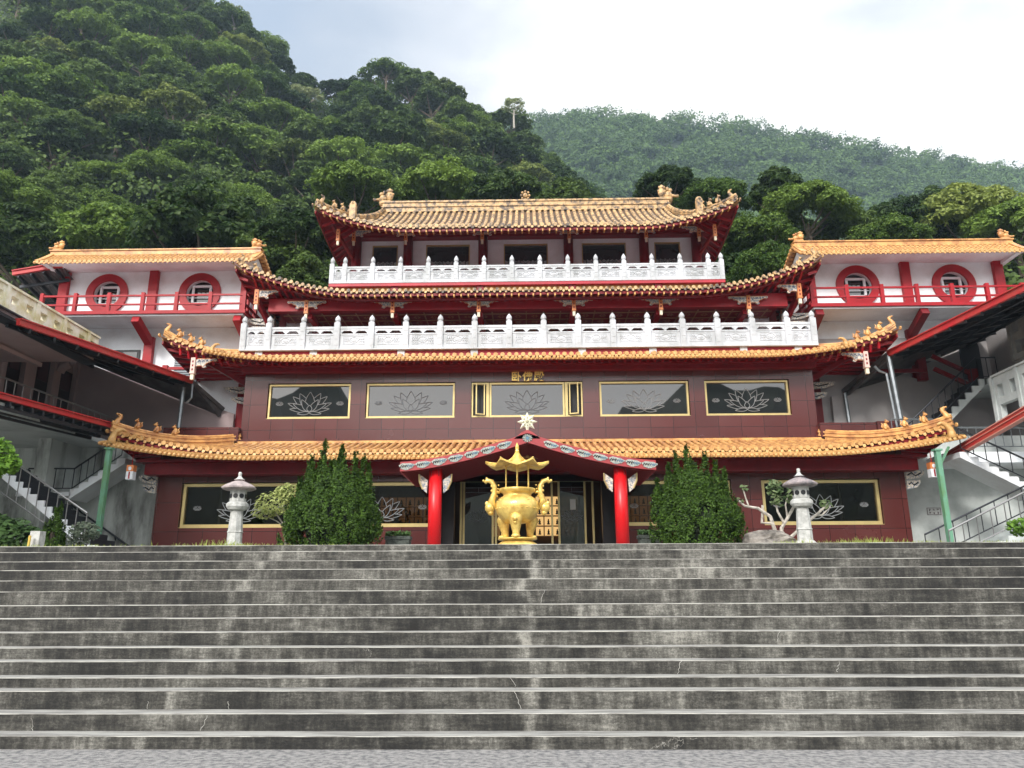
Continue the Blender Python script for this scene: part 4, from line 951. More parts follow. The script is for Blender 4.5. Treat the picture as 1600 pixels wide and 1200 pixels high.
# ------------------------------------------------------------------ lower side walls, lodging blocks, canopies
def railing(name, pts, h, label, cat='railing', mt=RAILM, sp=.28, low=.1, r=.018, posts=True):
    b = MB(); up = Vector((0, 0, 1)); pts = [Vector(p) for p in pts]
    b.tube([p+up*h for p in pts], r*1.5, 6); b.tube([p+up*low for p in pts], r, 6)
    for p, q in zip(pts, pts[1:]):
        n = max(1, int((q-p).length/sp))
        for i in range(n+1): c = p.lerp(q, i/n); b.tube([c+up*low, c+up*h], r*.8, 5)
    o = b.build(name, mt, origin=pts[0]); tag(o, label, cat); return o
def flight(name, p0, p1, n, depth, label, mt, yb, thick=.16, black=None):
    """steps along X in the plane y=p0.y..p0.y+depth, from low p0 to high p1"""
    b = MB(); p0, p1 = Vector(p0), Vector(p1); dx = (p1.x-p0.x)/n; dz = (p1.z-p0.z)/n; y0, y1 = p0.y, p0.y+depth
    for i in range(n):
        x = p0.x+dx*i; z = p0.z+dz*i
        b.prismxz([(x, z-thick), (x+dx, z+dz-thick), (x+dx, z+dz), (x, z+dz)] if dx > 0 else [(x, z+dz), (x+dx, z+dz), (x+dx, z+dz-thick), (x, z-thick)], y0, y1, 0)
        if black: b.box(min(x, x+dx)+.002, max(x, x+dx)-.002, y0+.06, y1+.4, z+dz+.002, z+dz+.012, 1); b.box(x-.004 if dx > 0 else x, x if dx > 0 else x+.004, y0+.06, y1+.4, z+.012, z+dz, 1)
    o = b.build(name, [mt, DARKM], origin=p0); tag(o, label, 'staircase'); return o
# left lodging block
lb = empty('lodging_block', (-16.5, 24, ZT), 'pale lodging block on the left with three narrow doors and a pierced parapet', 'building')
b = MB(); b.box(-16.5, -16.2, 15, 26.5, 6.5, 11); b.prismxz([(-16.2, 6.4), (-10.3, 6.4), (-10.3, 7.75), (-16.2, 9.78)], 26.13, 26.25); b.box(-24, -16.2, 26.4, 26.6, 6.4, 9.9); b.build('upper_wall', PINKW, lb)
b = MB(); b.box(-24, -11.2, 24.2, 24.4, 1.9, 6.4); b.box(-14.8, -14.4, 22.6, 24.19, 2.2, 6.4); b.build('lower_wall', STAINW, lb)
b = MB(); b.box(-24, -13.35, 15, 26.4, 6.22, 6.38); b.box(-13.4, -9.6, 24.9, 26.1, 6.22, 6.38); b.build('floor_slab', GREYW, lb)
b = MB(); b.box(-16.2, -13.0, 14, 21.8, 8.40, 8.50); b.beam((-14.6, 14, 8.3), (-14.6, 21.8, 8.3), .12, .12); b.build('upper_slab', PINKW, lb)
for (y0, y1, zt) in ((22.5, 23.15, 9.3), (23.9, 24.6, 9.3), (25.2, 25.9, 9.2)):
    b = MB(); b.box(-16.19, -16.12, y0, y1, 6.6, zt); dr = b.build('door', DOORD, lb); b = MB(); b.box(-16.115, -16.10, y0+.1, y1-.1, 8.5, zt-.1); b.build('door_transom', mat('maroon_panel', (.06, .02, .025), .5), dr)
b = MB()
for (y0, y1) in ((21.6, 22.4), (23.25, 23.8), (24.7, 25.1), (26.0, 26.38)): b.box(-16.19, -16.02, y0, y1, 6.5, 9.6)
b.tube([(-15.9, 22.0, 6.4), (-15.9, 22.0, 9.2)], .12, 10); b.tube([(-16.0, 24.95, 9.0), (-15.9, 24.95, 9.2), (-15.7, 25.0, 9.3)], .16, 8); b.build('pilaster', PINKW, lb)
# pierced parapet, left
def pierced(parent, X, ya, yb, z0, z1, mt, hz=(.40, .72), sp=.62, two=False, th=.18):
    b = MB(); n = int(abs(yb-ya)/sp); H = z1-z0
    for i in range(n):
        y = ya+(yb-ya)*i/n; y2 = ya+(yb-ya)*(i+1)/n; m1_, m2_ = y+(y2-y)*.32, y+(y2-y)*.78
        b.box(X, X+th, y, y2, z0, z0+H*hz[0]) if not two else None
        if two:
            b.box(X, X+th, y, y2, z0, z0+H*.12); b.box(X, X+th, y, y2, z0+H*.40, z0+H*.55)
            if i % 2 == 0: b.box(X, X+th, y, m1_, z0+H*.12, z0+H*.40)
            b.box(X, X+th, m2_, y2, z0+H*.12, z0+H*.40) if i % 2 else None
        a_ = hz[0] if not two else .55
        b.box(X, X+th, y, y2, z0+H*(hz[1] if not two else .82), z1)
        b.box(X, X+th, y, m1_, z0+H*a_, z0+H*(hz[1] if not two else .82)); b.box(X, X+th, m2_, y2, z0+H*a_, z0+H*(hz[1] if not two else .82))
        if i % 2 == 0: b.box(X-.04, X+th+.04, y-.05, y+.09, z0, z1+.02)
    b.box(X-.05, X+th+.05, min(ya, yb), max(ya, yb), z1+.002, z1+.06)
    return b.build('parapet', mt, parent)
pierced(lb, -13.1, 14, 21.8, 8.52, 9.10, YELCON, hz=(.34, .70), sp=.56)
b = MB(); b.tube([(-12.85, 14, 8.47), (-12.85, 21.7, 8.47)], .035, 6); b.box(-13.3, -12.9, 14, 21.8, 8.30, 8.38); b.build('gutter', DARKM, lb)
# canopies
def canopy(name, quad, label, rib=9, edge=.16, posts=()):
    a, b_, c, d = [Vector(q) for q in quad]   # a,b = visible red edge (near, far); c,d = inner edge (far, near)
    m = MB(); up = Vector((0, 0, 1)); n = 30
    rows = [[], []]
    top = [[], []]
    for i in range(n+1):
        t = i/n; w_ = .03*(i % 2)
        rows[0].append(a.lerp(b_, t)+up*w_); rows[1].append(d.lerp(c, t)+up*w_)
    m.grid(rows, 0)
    for i in range(rib):
        t = (i+.5)/rib; m.beam(a.lerp(b_, t)-up*.12, d.lerp(c, t)-up*.12, .06, .12, 1)
    for t in (.15, .5, .85): m.beam(a.lerp(d, t)-up*.2, b_.lerp(c, t)-up*.2, .07, .10, 1)
    o = m.build(name, [CANOPY, DARKM], origin=a); tag(o, label, 'canopy')
    e_ = MB(); e_.beam(a+up*.02, b_+up*.02, .10, edge); e_.beam(a+up*.10, b_+up*.10, .20, .03); eo = e_.build('red_edge', REDMET); eo.parent = o; eo.location = -a
    return o
UL = (P(28, 504, 17.75), P(300, 597, 25), P(120, 567, 26.3), Vector((-16.1, 20, 9.9)))
o = canopy('metal_canopy', (UL[0], UL[1], Vector((-16.15, 26.1, 9.85)), UL[3]), 'dark ribbed metal canopy with red edge, upper left beside the lodging doors', 9)
g2 = MB(); a = P(300, 597, 25); b2 = P(349, 640, 26.05); c2 = P(343, 650, 26.1)
g2.add([a, b2, c2, Vector((-16.15, 26.1, 9.84))], [(0, 1, 2, 3)]); g2.beam(a, b2, .10, .12); g2.beam(a-Vector((0, 0, .03)), c2, .08, .1); q_ = g2.build('canopy_end', CANOPY, o)
for name_ in ('x',):
    pm_ = MB(); pm_.tube([P(287, 605, 25), P(279, 668, 25)-Vector((0, 0, .9))], .075, 8); pm_.build('post', STEEL, o); pm_ = MB(); pm_.tube([P(301, 600, 25), P(299, 622, 25), P(291, 630, 25)], .04, 6); pm_.build('downpipe', STEEL, o)
UR = (P(1604, 449, 19), P(1388, 554, 24.5))
o = canopy('metal_canopy', (UR[0], UR[1], Vector((16.1, 26.3, 10.3)), Vector((16.3, 21, 10.6))), 'dark ribbed metal canopy with red edge, upper right above the stairs', 9, .2)
g2 = MB(); a = UR[1]; b2 = P(1318, 612, 26.3); g2.add([a, b2, Vector((11.0, 26.35, 8.1)), Vector((16.1, 26.3, 10.25))], [(0, 1, 2, 3)]); g2.beam(a, b2, .12, .16); g2.beam(a+Vector((0, .1, -.15)), b2-Vector((0, 0, .2)), .1, .1); g2.build('canopy_end', CANOPY, o)
pm_ = MB(); pm_.tube([P(1388, 556, 24.5), P(1411, 668, 24.5)-Vector((0, 0, .4))], .085, 8); pm_.build('post', STEEL, o); pm_ = MB(); pm_.tube([P(1366, 572, 24.5), P(1374, 580, 24.5), P(1385, 584, 24.5), P(1402, 668, 24.5)], .045, 6); pm_.build('downpipe', STEEL, o); pm_ = MB(); pm_.tube([P(1320, 615, 26), P(1328, 665, 26)], .07, 8); pm_.build('post', STEEL, o)
LLq = (P(-10, 618, 18.3), P(178, 668, 22.5)); o = canopy('metal_canopy', (LLq[0], LLq[1], LLq[1]+Vector((-.9, .2, -.1)), LLq[0]+Vector((-.9, .2, -.1))), 'long narrow canopy with bright red edge, lower left above the white stairs', 12, .12)
LRq = (P(1610, 640, 18.5), P(1482, 714, 23))
b = MB(); b.beam(LRq[0], LRq[1], .12, .20, 0); b.beam(LRq[0]+Vector((0, 0, .12)), LRq[1]+Vector((0, 0, .12)), .16, .03, 1); b.beam(LRq[0]-Vector((0, 0, .12)), LRq[1]-Vector((0, 0, .12)), .16, .03, 1); b.beam(LRq[0]+Vector((-.05, 0, .02)), LRq[1]+Vector((-.05, 0, .02)), .06, .02, 1)
o = b.build('red_beam', [REDMET, mat('pale_red_edge', (.62, .25, .2), .5)], origin=LRq[1]); tag(o, 'sloping bright red metal beam at the lower right behind the roof corner', 'beam')
# posts
for s_, lab, pa, pb in ((-1, 'green square steel post under the left end of the lowest roof', P(152, 855, 21.5), P(170, 700, 21.5)), (1, 'green steel post under the right end of the lowest roof', P(1487, 848, 21.5), P(1462, 702, 21.5))):
    b = MB(); x = (pa.x+pb.x)/2; b.box(x-.065, x+.065, 21.43, 21.57, ZT, pb.z-.05)
    b.box(x-.11, x+.11, 21.40, 21.60, pb.z-.05, pb.z+.0)
    if s_ > 0: b.beam((x, 21.5, pb.z-.5), (x+.45, 21.7, pb.z+.1), .05, .05)
    o = b.build('steel_post', GREEN, origin=(x, 21.5, ZT)); tag(o, lab, 'post')
# granite parapets on the middle terrace
for s_ in (-1, 1):
    b = MB(); b.box(s_*9.5, s_*(12.0 if s_ < 0 else 11.3), 24.6, 24.8, 6.30, 6.95)
    if s_ > 0: b.box(11.32, 12.1, 24.55, 24.8, 6.30, 6.98)
    b.build('terrace_parapet', GRAN, hall)
# left stairs
flight('staircase', P(150, 862, 20.4), P(-12, 724, 20.4), 14, .9, 'white edged staircase with black treads descending at far lower left', WHITE, 0, black=True)
railing('handrail', [P(128, 862, 20.3), P(-5, 768, 20.3)], 1.0, 'steel handrail along the staircase descending at far lower left', sp=.33, low=.05)
flight('staircase', P(108, 772, 23.0), P(196, 716, 23.0), 6, 1.0, 'short white staircase rising right below the lower left canopy', WHITE, 0)
b = MB(); p, q = P(25, 769, 23.0), P(110, 769, 23.0); b.box(p.x, q.x, 23.0, 24.19, p.z-.12, p.z); tag(b.build('stair_landing', WHITE, origin=p), 'white stair landing between the two left staircases', 'landing')
railing('handrail', [P(40, 764, 22.95), P(112, 764, 22.95), P(190, 712, 22.95)], .62, 'thin dark handrail on the white landing at left', mt=DARKM, sp=.24, low=.02)
b = MB(); b.tube([P(38, 737, 24.1), P(205, 856, 24.1)], .03, 6)
for t in (.25, .45, .85): c = P(38, 737, 24.1).lerp(P(205, 856, 24.1), t); b.tube([c, c+Vector((0, .08, -.12))], .02, 5)
tag(b.build('wall_handrail', DARKM, origin=P(205, 856, 24.1)), 'dark handrail fixed on the stained left wall, sloping down to the right', 'railing')
railing('balcony_railing', [P(-8, 618, 19.5)-Vector((0,0,.3)), P(190, 690, 25)-Vector((0,0,.2))], .85, 'thin grey balcony railing above the lower left canopy', sp=.3, low=.06)
# right side
rb = empty('lodging_block', (16.5, 24, ZT), 'grey lodging block on the right with arched dark door and pierced parapets', 'building')
b = MB(); b.box(16.4, 16.6, 15, 26.5, 6.0, 11.2); b.box(10.3, 24, 26.4, 26.6, 6.4, 10.4); b.prismxz([(10.6, 6.4), (15.9, 6.4), (15.9, 7.6), (14.9, 8.0), (14.0, 8.7), (13.2, 8.95), (10.6, 8.2)], 26.15, 26.28); b.build('upper_wall', mat('dim_grey_plaster', (.34, .32, .32), .8, var=.15, vscale=.6), rb)
b = MB(); b.box(11.2, 24, 24.2, 24.4, 1.9, 6.4); b.build('lower_wall', GREYW, rb)
b = MB(); b.box(9.6, 24, 24.9, 26.38, 6.22, 6.38); b.build('floor_slab', GREYW, rb)
pierced(rb, 15.9, 24.3, 18, 8.9, 10.5, GREYCON, two=True, sp=.55)
b = MB(); b.box(15.9, 18, 18, 24.3, 8.75, 8.88); b.build('upper_slab', GREYCON, rb)
pierced(rb, 14.0, 22.6, 16, 6.4, 7.85, GREYW, two=True, sp=.6)
b = MB(); n = 14; c = P(1517, 556, 26.3); hw = .34; zt = P(1517, 528, 26.3).z; zb = P(1520, 592, 26.3).z
poly = [(c.x-hw, zb), (c.x+hw, zb)]+[(c.x+math.cos(pi*i/n)*hw, zt-hw+math.sin(pi*i/n)*hw) for i in range(n+1)]
b.prismxz(poly, 26.32, 26.39); b.build('arched_door', DARKM, rb)
b = MB(); b.box(16.3, 16.39, 22.0, 24.6, 7.5, 8.75); b.build('window', DARKM, rb)
p = MB(); a = P(1438, 700, 24.5); bq = P(1541, 590, 24.5)
flight('staircase', P(1425, 712, 24.4), P(1541, 592, 24.4), 11, .9, 'white and black staircase rising right beneath the upper right canopy', GREYW, 0, black=True)
b = MB(); q = P(1538, 592, 24.4); b.box(q.x, q.x+1.3, 24.4, 26.3, q.z-.2, q.z); tag(b.build('stair_landing', GREYW, origin=q), 'small landing before the arched door at right', 'landing')
railing('handrail', [P(1408, 700, 24.35)-Vector((0,0,.2)), P(1530, 590, 24.35), P(1560, 590, 24.35)], .68, 'thin dark handrail of the staircase beneath the upper right canopy', mt=DARKM, sp=.3, low=.03)
railing('handrail', [P(1396, 685, 24.2), P(1462, 685, 24.2)], .62, 'short pale railing behind the right roof beasts', mt=STEEL, sp=.35, low=.03)
# lower right landing and stairs
q = P(1499, 706, 22.3); b = MB(); b.box(q.x, q.x+9, 22.9, 24.19, q.z-.22, q.z+.1); tag(b.build('stair_landing', WHITE, origin=q), 'long white landing at the lower right behind the red beam', 'landing')
flight('staircase', P(1625, 768, 21.8), P(1499, 706, 21.8), 8, 1.0, 'white staircase at the right edge descending to the right', WHITE, 0)
railing('handrail', [P(1625, 760, 21.75), P(1502, 703, 21.75)], .62, 'dark handrail on the white staircase at the right edge', mt=DARKM, sp=.33, low=.05)
railing('handrail', [P(1502, 700, 22.85), P(1625, 700, 22.85)], .62, 'pale horizontal railing on the long white landing at the right', mt=STEEL, sp=.25, low=.05)
flight('staircase', P(1545, 862, 20.3), P(1640, 812, 20.3), 6, 1.1, 'lowest grey staircase at the right edge rising to the right', GREYW, 0)
railing('handrail', [P(1452, 885, 21.6), P(1625, 800, 21.6)], .85, 'thin black handrail rising right, furthest of the two beside the right green post', mt=DARKM, sp=.42, low=.2)
railing('handrail', [P(1490, 882, 20.4), P(1620, 815, 20.4)], .85, 'steel handrail rising right, nearest of the two beside the right green post', mt=RAILM, sp=.42, low=.2)
b = MB(); c = P(1509, 653, 24); b.box(c.x-.12, c.x+.18, 26.2, 26.38, 7.7, 7.95)
# wall signs with black characters
def sign(px, py, Y, w_, h, lab, s1, s2):
    c = P(px, py, Y); b = MB()
    t = .012; x0, x1, z0, z1 = c.x-w_/2, c.x+w_/2, c.z-h/2, c.z+h/2
    b.box(x0, x1, Y-.012, Y-.002, z0, z1, 1)
    for q in ((x0, x1, z0, z0+t), (x0, x1, z1-t, z1), (x0, x0+t, z0, z1), (x1-t, x1, z0, z1)): b.box(q[0], q[1], Y-.018, Y-.013, q[2], q[3], 0)
    o = b.build('wall_sign', [mat('sign_ink', (.07, .03, .04), .6), mat('sign_ground', (.45, .46, .45), .7)], origin=(c.x, Y, c.z)); tag(o, lab, 'sign')
    m_ = MB(); rq = random.Random(int(px))          # worn characters, too small to read in the photo: clusters of short strokes
    for z in (c.z+h*.22, c.z-h*.22):
        for i in range(s1):
            x = c.x+(i-(s1-1)/2)*w_/(s1+.4)
            for k in range(5): a_ = rq.choice((0, 1)); u, v_ = rq.uniform(-.02, .02), rq.uniform(-.022, .022); m_.box(x+u-(.018 if a_ else .004), x+u+(.018 if a_ else .004), Y-.02, Y-.013, z+v_-(.004 if a_ else .02), z+v_+(.004 if a_ else .02))
    m_.build('worn_lettering', mat('sign_ink', (0, 0, 0)), o)
sign(1459, 799, 24.2, .42, .22, 'small two line notice low on the wall near the right green post', 3, 3)
sign(1358, 641, 26.4, .38, .2, 'small two line notice on the shaded upper wall left of the grey post', 4, 4)
# hanging box lanterns under the lowest roof corners
for px, py, lab in ((205, 738, 'small orange and white box lantern hanging under the left end of the lowest roof'), (1457, 734, 'small orange and white box lantern hanging under the right end of the lowest roof')):
    c = P(px, py, 22.0); b = MB(); b.box(c.x-.10, c.x+.10, 21.9, 22.1, c.z+.02, c.z+.20, 0); b.box(c.x-.10, c.x+.10, 21.9, 22.1, c.z-.22, c.z+.015, 1); b.box(c.x-.02, c.x+.02, 21.895, 21.899, c.z-.2, c.z+.0, 2); b.ball((c.x-.0, 21.895, c.z+.1), (.05, .01, .06), 8, 1); b.tube([(c.x, 22, c.z+.2), (c.x, 22, c.z+.55)], .015, 5, 2)
    tag(b.build('hanging_lantern', [ORANGE, WHITE, RED], origin=(c.x, 22, c.z)), lab, 'lantern')
# canopy behind the left wing
o = canopy('metal_canopy', (P(20, 428, 25.5), P(98, 415, 25.5), P(98, 470, 25.5)+Vector((0, 3, .2)), P(20, 470, 25.5)+Vector((0, 3, .2))), 'slate ribbed canopy with red rim beyond the outer end of the left wing', 4)

# ------------------------------------------------------------------ forecourt things
# incense burner
ub = empty('incense_burner', (-.23, 16.8, ZT), 'large golden tripod incense burner with small canopy, before the porch', 'incense burner')
c0 = (-.23, 16.8, 0)
b = MB(); b.lathe([(.46, 2.5), (.46, 2.60), (.43, 2.67), (.32, 2.745), (.30, 2.755), (.41, 2.76), (.43, 2.785), (.41, 2.80), (.1, 2.805)], c0, 32); b.build('base', GOLD, ub, smooth=True)
b = MB(); prof = [(.05, 3.10), (.22, 3.12), (.36, 3.20), (.45, 3.33), (.475, 3.46), (.46, 3.56), (.40, 3.64), (.32, 3.69), (.30, 3.72), (.33, 3.76), (.385, 3.79), (.40, 3.83), (.395, 3.86), (.34, 3.855), (.30, 3.80), (.05, 3.70)]
b.lathe(prof, c0, 36)
for k in range(28): t = 2*pi*k/28; b.ball((c0[0]+.475*math.cos(t), c0[1]+.475*math.sin(t), 3.42), .016, 5)
for k in range(12):
    t = 2*pi*k/12; b.tube([(c0[0]+(.44)*math.cos(t+u*.1), c0[1]+.44*math.sin(t+u*.1), 3.58+.025*math.sin(u*3)) for u in range(-1, 2)], .014, 4)
b.build('bowl', GOLD, ub, smooth=True)
for a_ in (-95, 30, 150, 210, -30)[:3]:
    a_ = R(a_); d = Vector((math.cos(a_), math.sin(a_), 0)); b = MB(); O = Vector(c0)
    b.tube([O+d*.30+Vector((0,0,3.27)), O+d*.36+Vector((0,0,3.18)), O+d*.34+Vector((0,0,3.06)), O+d*.31+Vector((0,0,2.90)), O+d*.33+Vector((0,0,2.80))], [.14, .145, .115, .075, .085], 12)
    b.ball(O+d*.38+Vector((0,0,2.83)), (.10, .10, .05), 8); b.ball(O+d*.47+Vector((0,0,3.18)), .06, 8); b.ball(O+d*.46+Vector((0,0,3.10)), .04, 6)
    b.build('leg', GOLD, ub, smooth=True)
for a_ in (200, -20):
    a_ = R(a_); d = Vector((math.cos(a_), math.sin(a_)*.4, 0)); b = MB(); O = Vector(c0)
    b.tube([O+d*.30+Vector((0,0,3.15)), O+d*.32+Vector((0,0,3.05)), O+d*.30+Vector((0,0,2.95))], [.12, .10, .09], 10); b.build('leg', GOLD, ub, smooth=True) if 0 else None
for s_ in (-1, 1):
    b = MB(); O = Vector(c0); q = lambda x, z: O+Vector((s_*x, 0, z))
    b.tube([q(.50, 3.44), q(.56, 3.60), q(.50, 3.76), q(.50, 3.92), q(.56, 4.02), q(.66, 4.05), q(.71, 3.99)], [.06, .075, .06, .055, .055, .05, .04], 8)
    b.tube([q(.38, 3.78), q(.46, 3.80), q(.54, 3.74)], .035, 6)
    b.ball(q(.60, 3.45), (.11, .08, .12), 10); b.ball(q(.58, 3.34), (.07, .06, .06), 8); b.ball(q(.66, 3.54), (.05, .05, .06), 6)
    for k in range(7): t = k/6; pz_ = [(.60, 3.62), (.56, 3.72), (.56, 3.82), (.56, 3.92), (.60, 4.01), (.67, 4.09), (.74, 4.04)][k]; b.ball(q(*pz_), .03, 5)
    for k in range(4): b.ball(q(.44-.01*k, 3.70+.08*k), .022, 5)
    b.build('handle', GOLD, ub, smooth=True)
for a_ in (90, 210, 330, -90):
    a_ = R(a_); b = MB(); b.tube([(c0[0]+.28*math.cos(a_), c0[1]+.28*math.sin(a_), 3.82), (c0[0]+.28*math.cos(a_), c0[1]+.28*math.sin(a_), 4.40)], .016, 8); b.build('rod', GOLD, ub)
b = MB(); n = 24; rings = []
for k in range(9):
    t = k/8; row = []; r_ = .02+.52*(t**1.6)*.9+.06*t
    for j in range(n+1):
        a_ = 2*pi*j/n; cor = abs(math.cos(3*(a_+pi/6+pi/2))); cor = cor**3
        row.append((c0[0]+math.cos(a_)*r_*(1+.28*cor*t), c0[1]+math.sin(a_)*r_*(1+.28*cor*t), 4.70-.36*(1-(1-t)**1.9)+.11*cor*t**3))
    rings.append(row)
b.grid(rings)
b.grid([rings[-1], [(x, y, z-.035) for x, y, z in rings[-1]]]); b.grid([[(x, y, z-.035) for x, y, z in rr_] for rr_ in rings])
for j in range(6):
    a_ = j*pi/3+pi/6-pi/6; idx = int(round((a_ % (2*pi))/(2*pi)*n)) % n; b.tube([Vector(rings[k][idx])+Vector((0,0,.01)) for k in range(9)], .014, 5)
b.lathe([(.045, 4.66), (.05, 4.70), (.03, 4.73), (.045, 4.76), (.035, 4.82), (.012, 4.87), (.004, 4.89)], c0, 12); b.build('burner_roof', GOLD, ub, smooth=True)
# stone lanterns
def stone_lantern(x, y, label, capm, tilt=0.):
    t_ = empty('stone_lantern', (x, y, ZT), label, 'stone lantern', 'stone lanterns before the hall'); C = (x, y, ZT)
    b = MB(); b.lathe([(.30, 0), (.29, .08), (.20, .16), (.17, .19)], C, 12); b.build('base', STONE, t_)
    b = MB(); b.lathe([(.155, .19), (.15, .40), (.165, .42), (.15, .44), (.135, .66), (.125, .86)], C, 8, rot=pi/8); b.build('pillar', STONE, t_)
    b = MB(); b.lathe([(.12, .86), (.19, .89), (.23, .95), (.225, 1.01), (.18, 1.05), (.14, 1.06)], C, 14); b.build('platform', STONE, t_)
    b = MB(); b.lathe([(.165, 1.06), (.17, 1.28), (.20, 1.30)], C, 8, rot=pi/8)
    for k in range(8):
        a_ = k*pi/4+pi/8+pi/8; c = Vector((x+.16*math.cos(a_), y+.16*math.sin(a_), ZT+1.17)); d = Vector((math.cos(a_), math.sin(a_), 0)); b.tube([c-d*.03, c+d*.006], .05, 12, 1)
    b.build('light_box', [STONE, BLACK], t_)
    b = MB(); b.lathe([(.15, 1.29), (.28, 1.30), (.355, 1.33), (.36, 1.36), (.27, 1.42), (.14, 1.48), (.08, 1.50), (.11, 1.515), (.11, 1.53)], C, 12); b.build('cap', capm, t_)
    b = MB(); b.lathe([(.10, 1.53), (.06, 1.56), (.035, 1.60), (.04, 1.66), (.03, 1.69)], C, 10); b.build('finial', STONE, t_)
stone_lantern(-6.17, 16.3, 'left stone lantern with brownish cap before the yellow leaved tree', mat('brown_stone_cap', (.40, .33, .32), .9, col2=(.26, .22, .22), vscale=8, bump=.4, bscale=30))
stone_lantern(5.73, 16.3, 'right stone lantern with dark mossy cap beside the rock', STONED)
# rock
def rock(px0, px1, pyb, pyt, Y, label):
    a, b_ = P(px0, pyb, Y), P(px1, pyb, Y); c = (a+b_)/2; w_ = (b_.x-a.x)/2; h = P(px0, pyt, Y).z-ZT; rr = random.Random(3); m = MB(); n, k = 20, 8; rows = []
    for i in range(k+1):
        ph = (i/k)*pi/2; row = []
        for j in range(n+1):
            t = 2*pi*(j % n)/n; f = 1+.10*math.sin(3*t+i)+.07*math.sin(5*t+2*i)
            row.append((c.x+w_*f*math.cos(t)*math.cos(ph)**.6, Y+.4*f*math.sin(t)*math.cos(ph)**.6, ZT-.05+h*1.05*math.sin(ph)**.8*(1+.06*math.sin(4*t))))
        rows.append(row)
    m.grid(rows); tag(m.build('rock', ROCK, origin=(c.x, Y, ZT)), label, 'rock')
rock(1155, 1247, 848, 828, 16.7, 'low brown rock beside the right stone lantern')
rock(478, 500, 850, 843, 17, 'small pale rock at the foot of the yellow leaved tree')
# planters
def planter(px0, px1, Y, label):
    a, b_ = P(px0, 845, Y), P(px1, 845, Y); t_ = empty('planter', ((a.x+b_.x)/2, Y, ZT), label, 'planter', 'stone troughs beside the porch'); m = MB()
    m.box(a.x, b_.x, Y-.15, Y+.15, ZT, ZT+.40); m.box(a.x-.02, b_.x+.02, Y-.17, Y+.17, ZT+.33, ZT+.402); m.build('trough', mat('dark_trough', (.07, .08, .07), .9, col2=(.02, .025, .02), vscale=8, bump=.5), t_)
    n = 260; c = np.stack([rng.uniform(a.x, b_.x, n), rng.uniform(Y-.15, Y+.15, n), ZT+.42+rng.uniform(0, .09, n)], 1); nr = np.tile([0, -.4, 1.], (n, 1)); v, q = leafcloud(c, nr, .06)
    o = bpy.data.objects.new('plants', npmesh('plants', v-np.array(t_.location), q, LEAFD)); COL.objects.link(o); o.parent = t_
planter(604, 641, 17.6, 'dark stone trough of small plants left of the porch')
planter(998, 1031, 17.6, 'dark stone trough of small plants right of the porch')

# junipers
def juniper(name, cx, Y, spires, label, seed, leaf=.032, dens=1., mt=LEAFJ, cat='bush'):
    r = np.random.default_rng(seed); V = []; NN = []; S_ = []
    t_ = empty(name, (cx, Y, ZT), label, cat)
    for (dx, dy, z0, z1, rad, lean) in spires:
        area = rad*(z1-z0); n = int(15000*area*dens)+300; n_cl = int(210*area)+16
        # tufts on a teardrop shell
        u = r.uniform(0, 1, n_cl)**.9; th = r.uniform(0, 2*pi, n_cl)
        def R_(u): return rad*(np.interp(u, [0, .1, .3, .55, .75, .9, 1], [.64, .86, 1, .97, .80, .46, .08]) if rad > .5 else np.interp(u, [0, .3, .6, .85, 1], [.9, 1, .72, .32, .02]))
        tx = dx+lean*u+R_(u)*np.cos(th); ty = dy+R_(u)*np.sin(th)*.85; tz = z0+(z1-z0)*u
        per = max(8, n//n_cl)
        for i in range(n_cl):
            h = r.uniform(.14, .30)*(.55+rad*.55); w_ = h*.36; k = per; tt = r.uniform(0, 1, k)
            od = np.array([math.cos(th[i]), math.sin(th[i]), 0]); ax = od*.55*(1-u[i])+np.array([.28*math.sin(th[i]*2+i), 0, 1.]); ax /= np.linalg.norm(ax)
            c = np.array([tx[i], ty[i], tz[i]])-od*h*.25+ax[None]*(tt[:, None]*h*1.3-.3*h)+r.normal(0, 1, (k, 3))*w_*(1-tt[:, None])*.62
            V.append(c); nn = (c-(np.array([tx[i], ty[i], tz[i]])-od*h*.7-np.array([0, 0, .05]))); nn /= np.linalg.norm(nn, axis=1)[:, None]+1e-6; NN.append(nn+np.array([0, -.15, .25]))
    c = np.concatenate(V)+np.array([0., 0, 0]); nn = np.concatenate(NN); v, q = leafcloud(c, nn, leaf, 1.7, .45, r)
    o = bpy.data.objects.new('foliage', npmesh('foliage', v, q, mt)); COL.objects.link(o); o.parent = t_
    m = MB(); m.tube([(cx, Y, ZT), (cx, Y, ZT+.7)], [.09, .05], 7)
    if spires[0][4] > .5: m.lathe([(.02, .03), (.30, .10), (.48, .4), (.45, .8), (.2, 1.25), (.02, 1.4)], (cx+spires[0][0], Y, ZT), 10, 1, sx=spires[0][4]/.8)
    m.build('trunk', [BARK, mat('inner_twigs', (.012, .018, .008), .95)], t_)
    return t_
X = lambda px: P(px, 800, 16.9).x-P(516, 800, 16.9).x
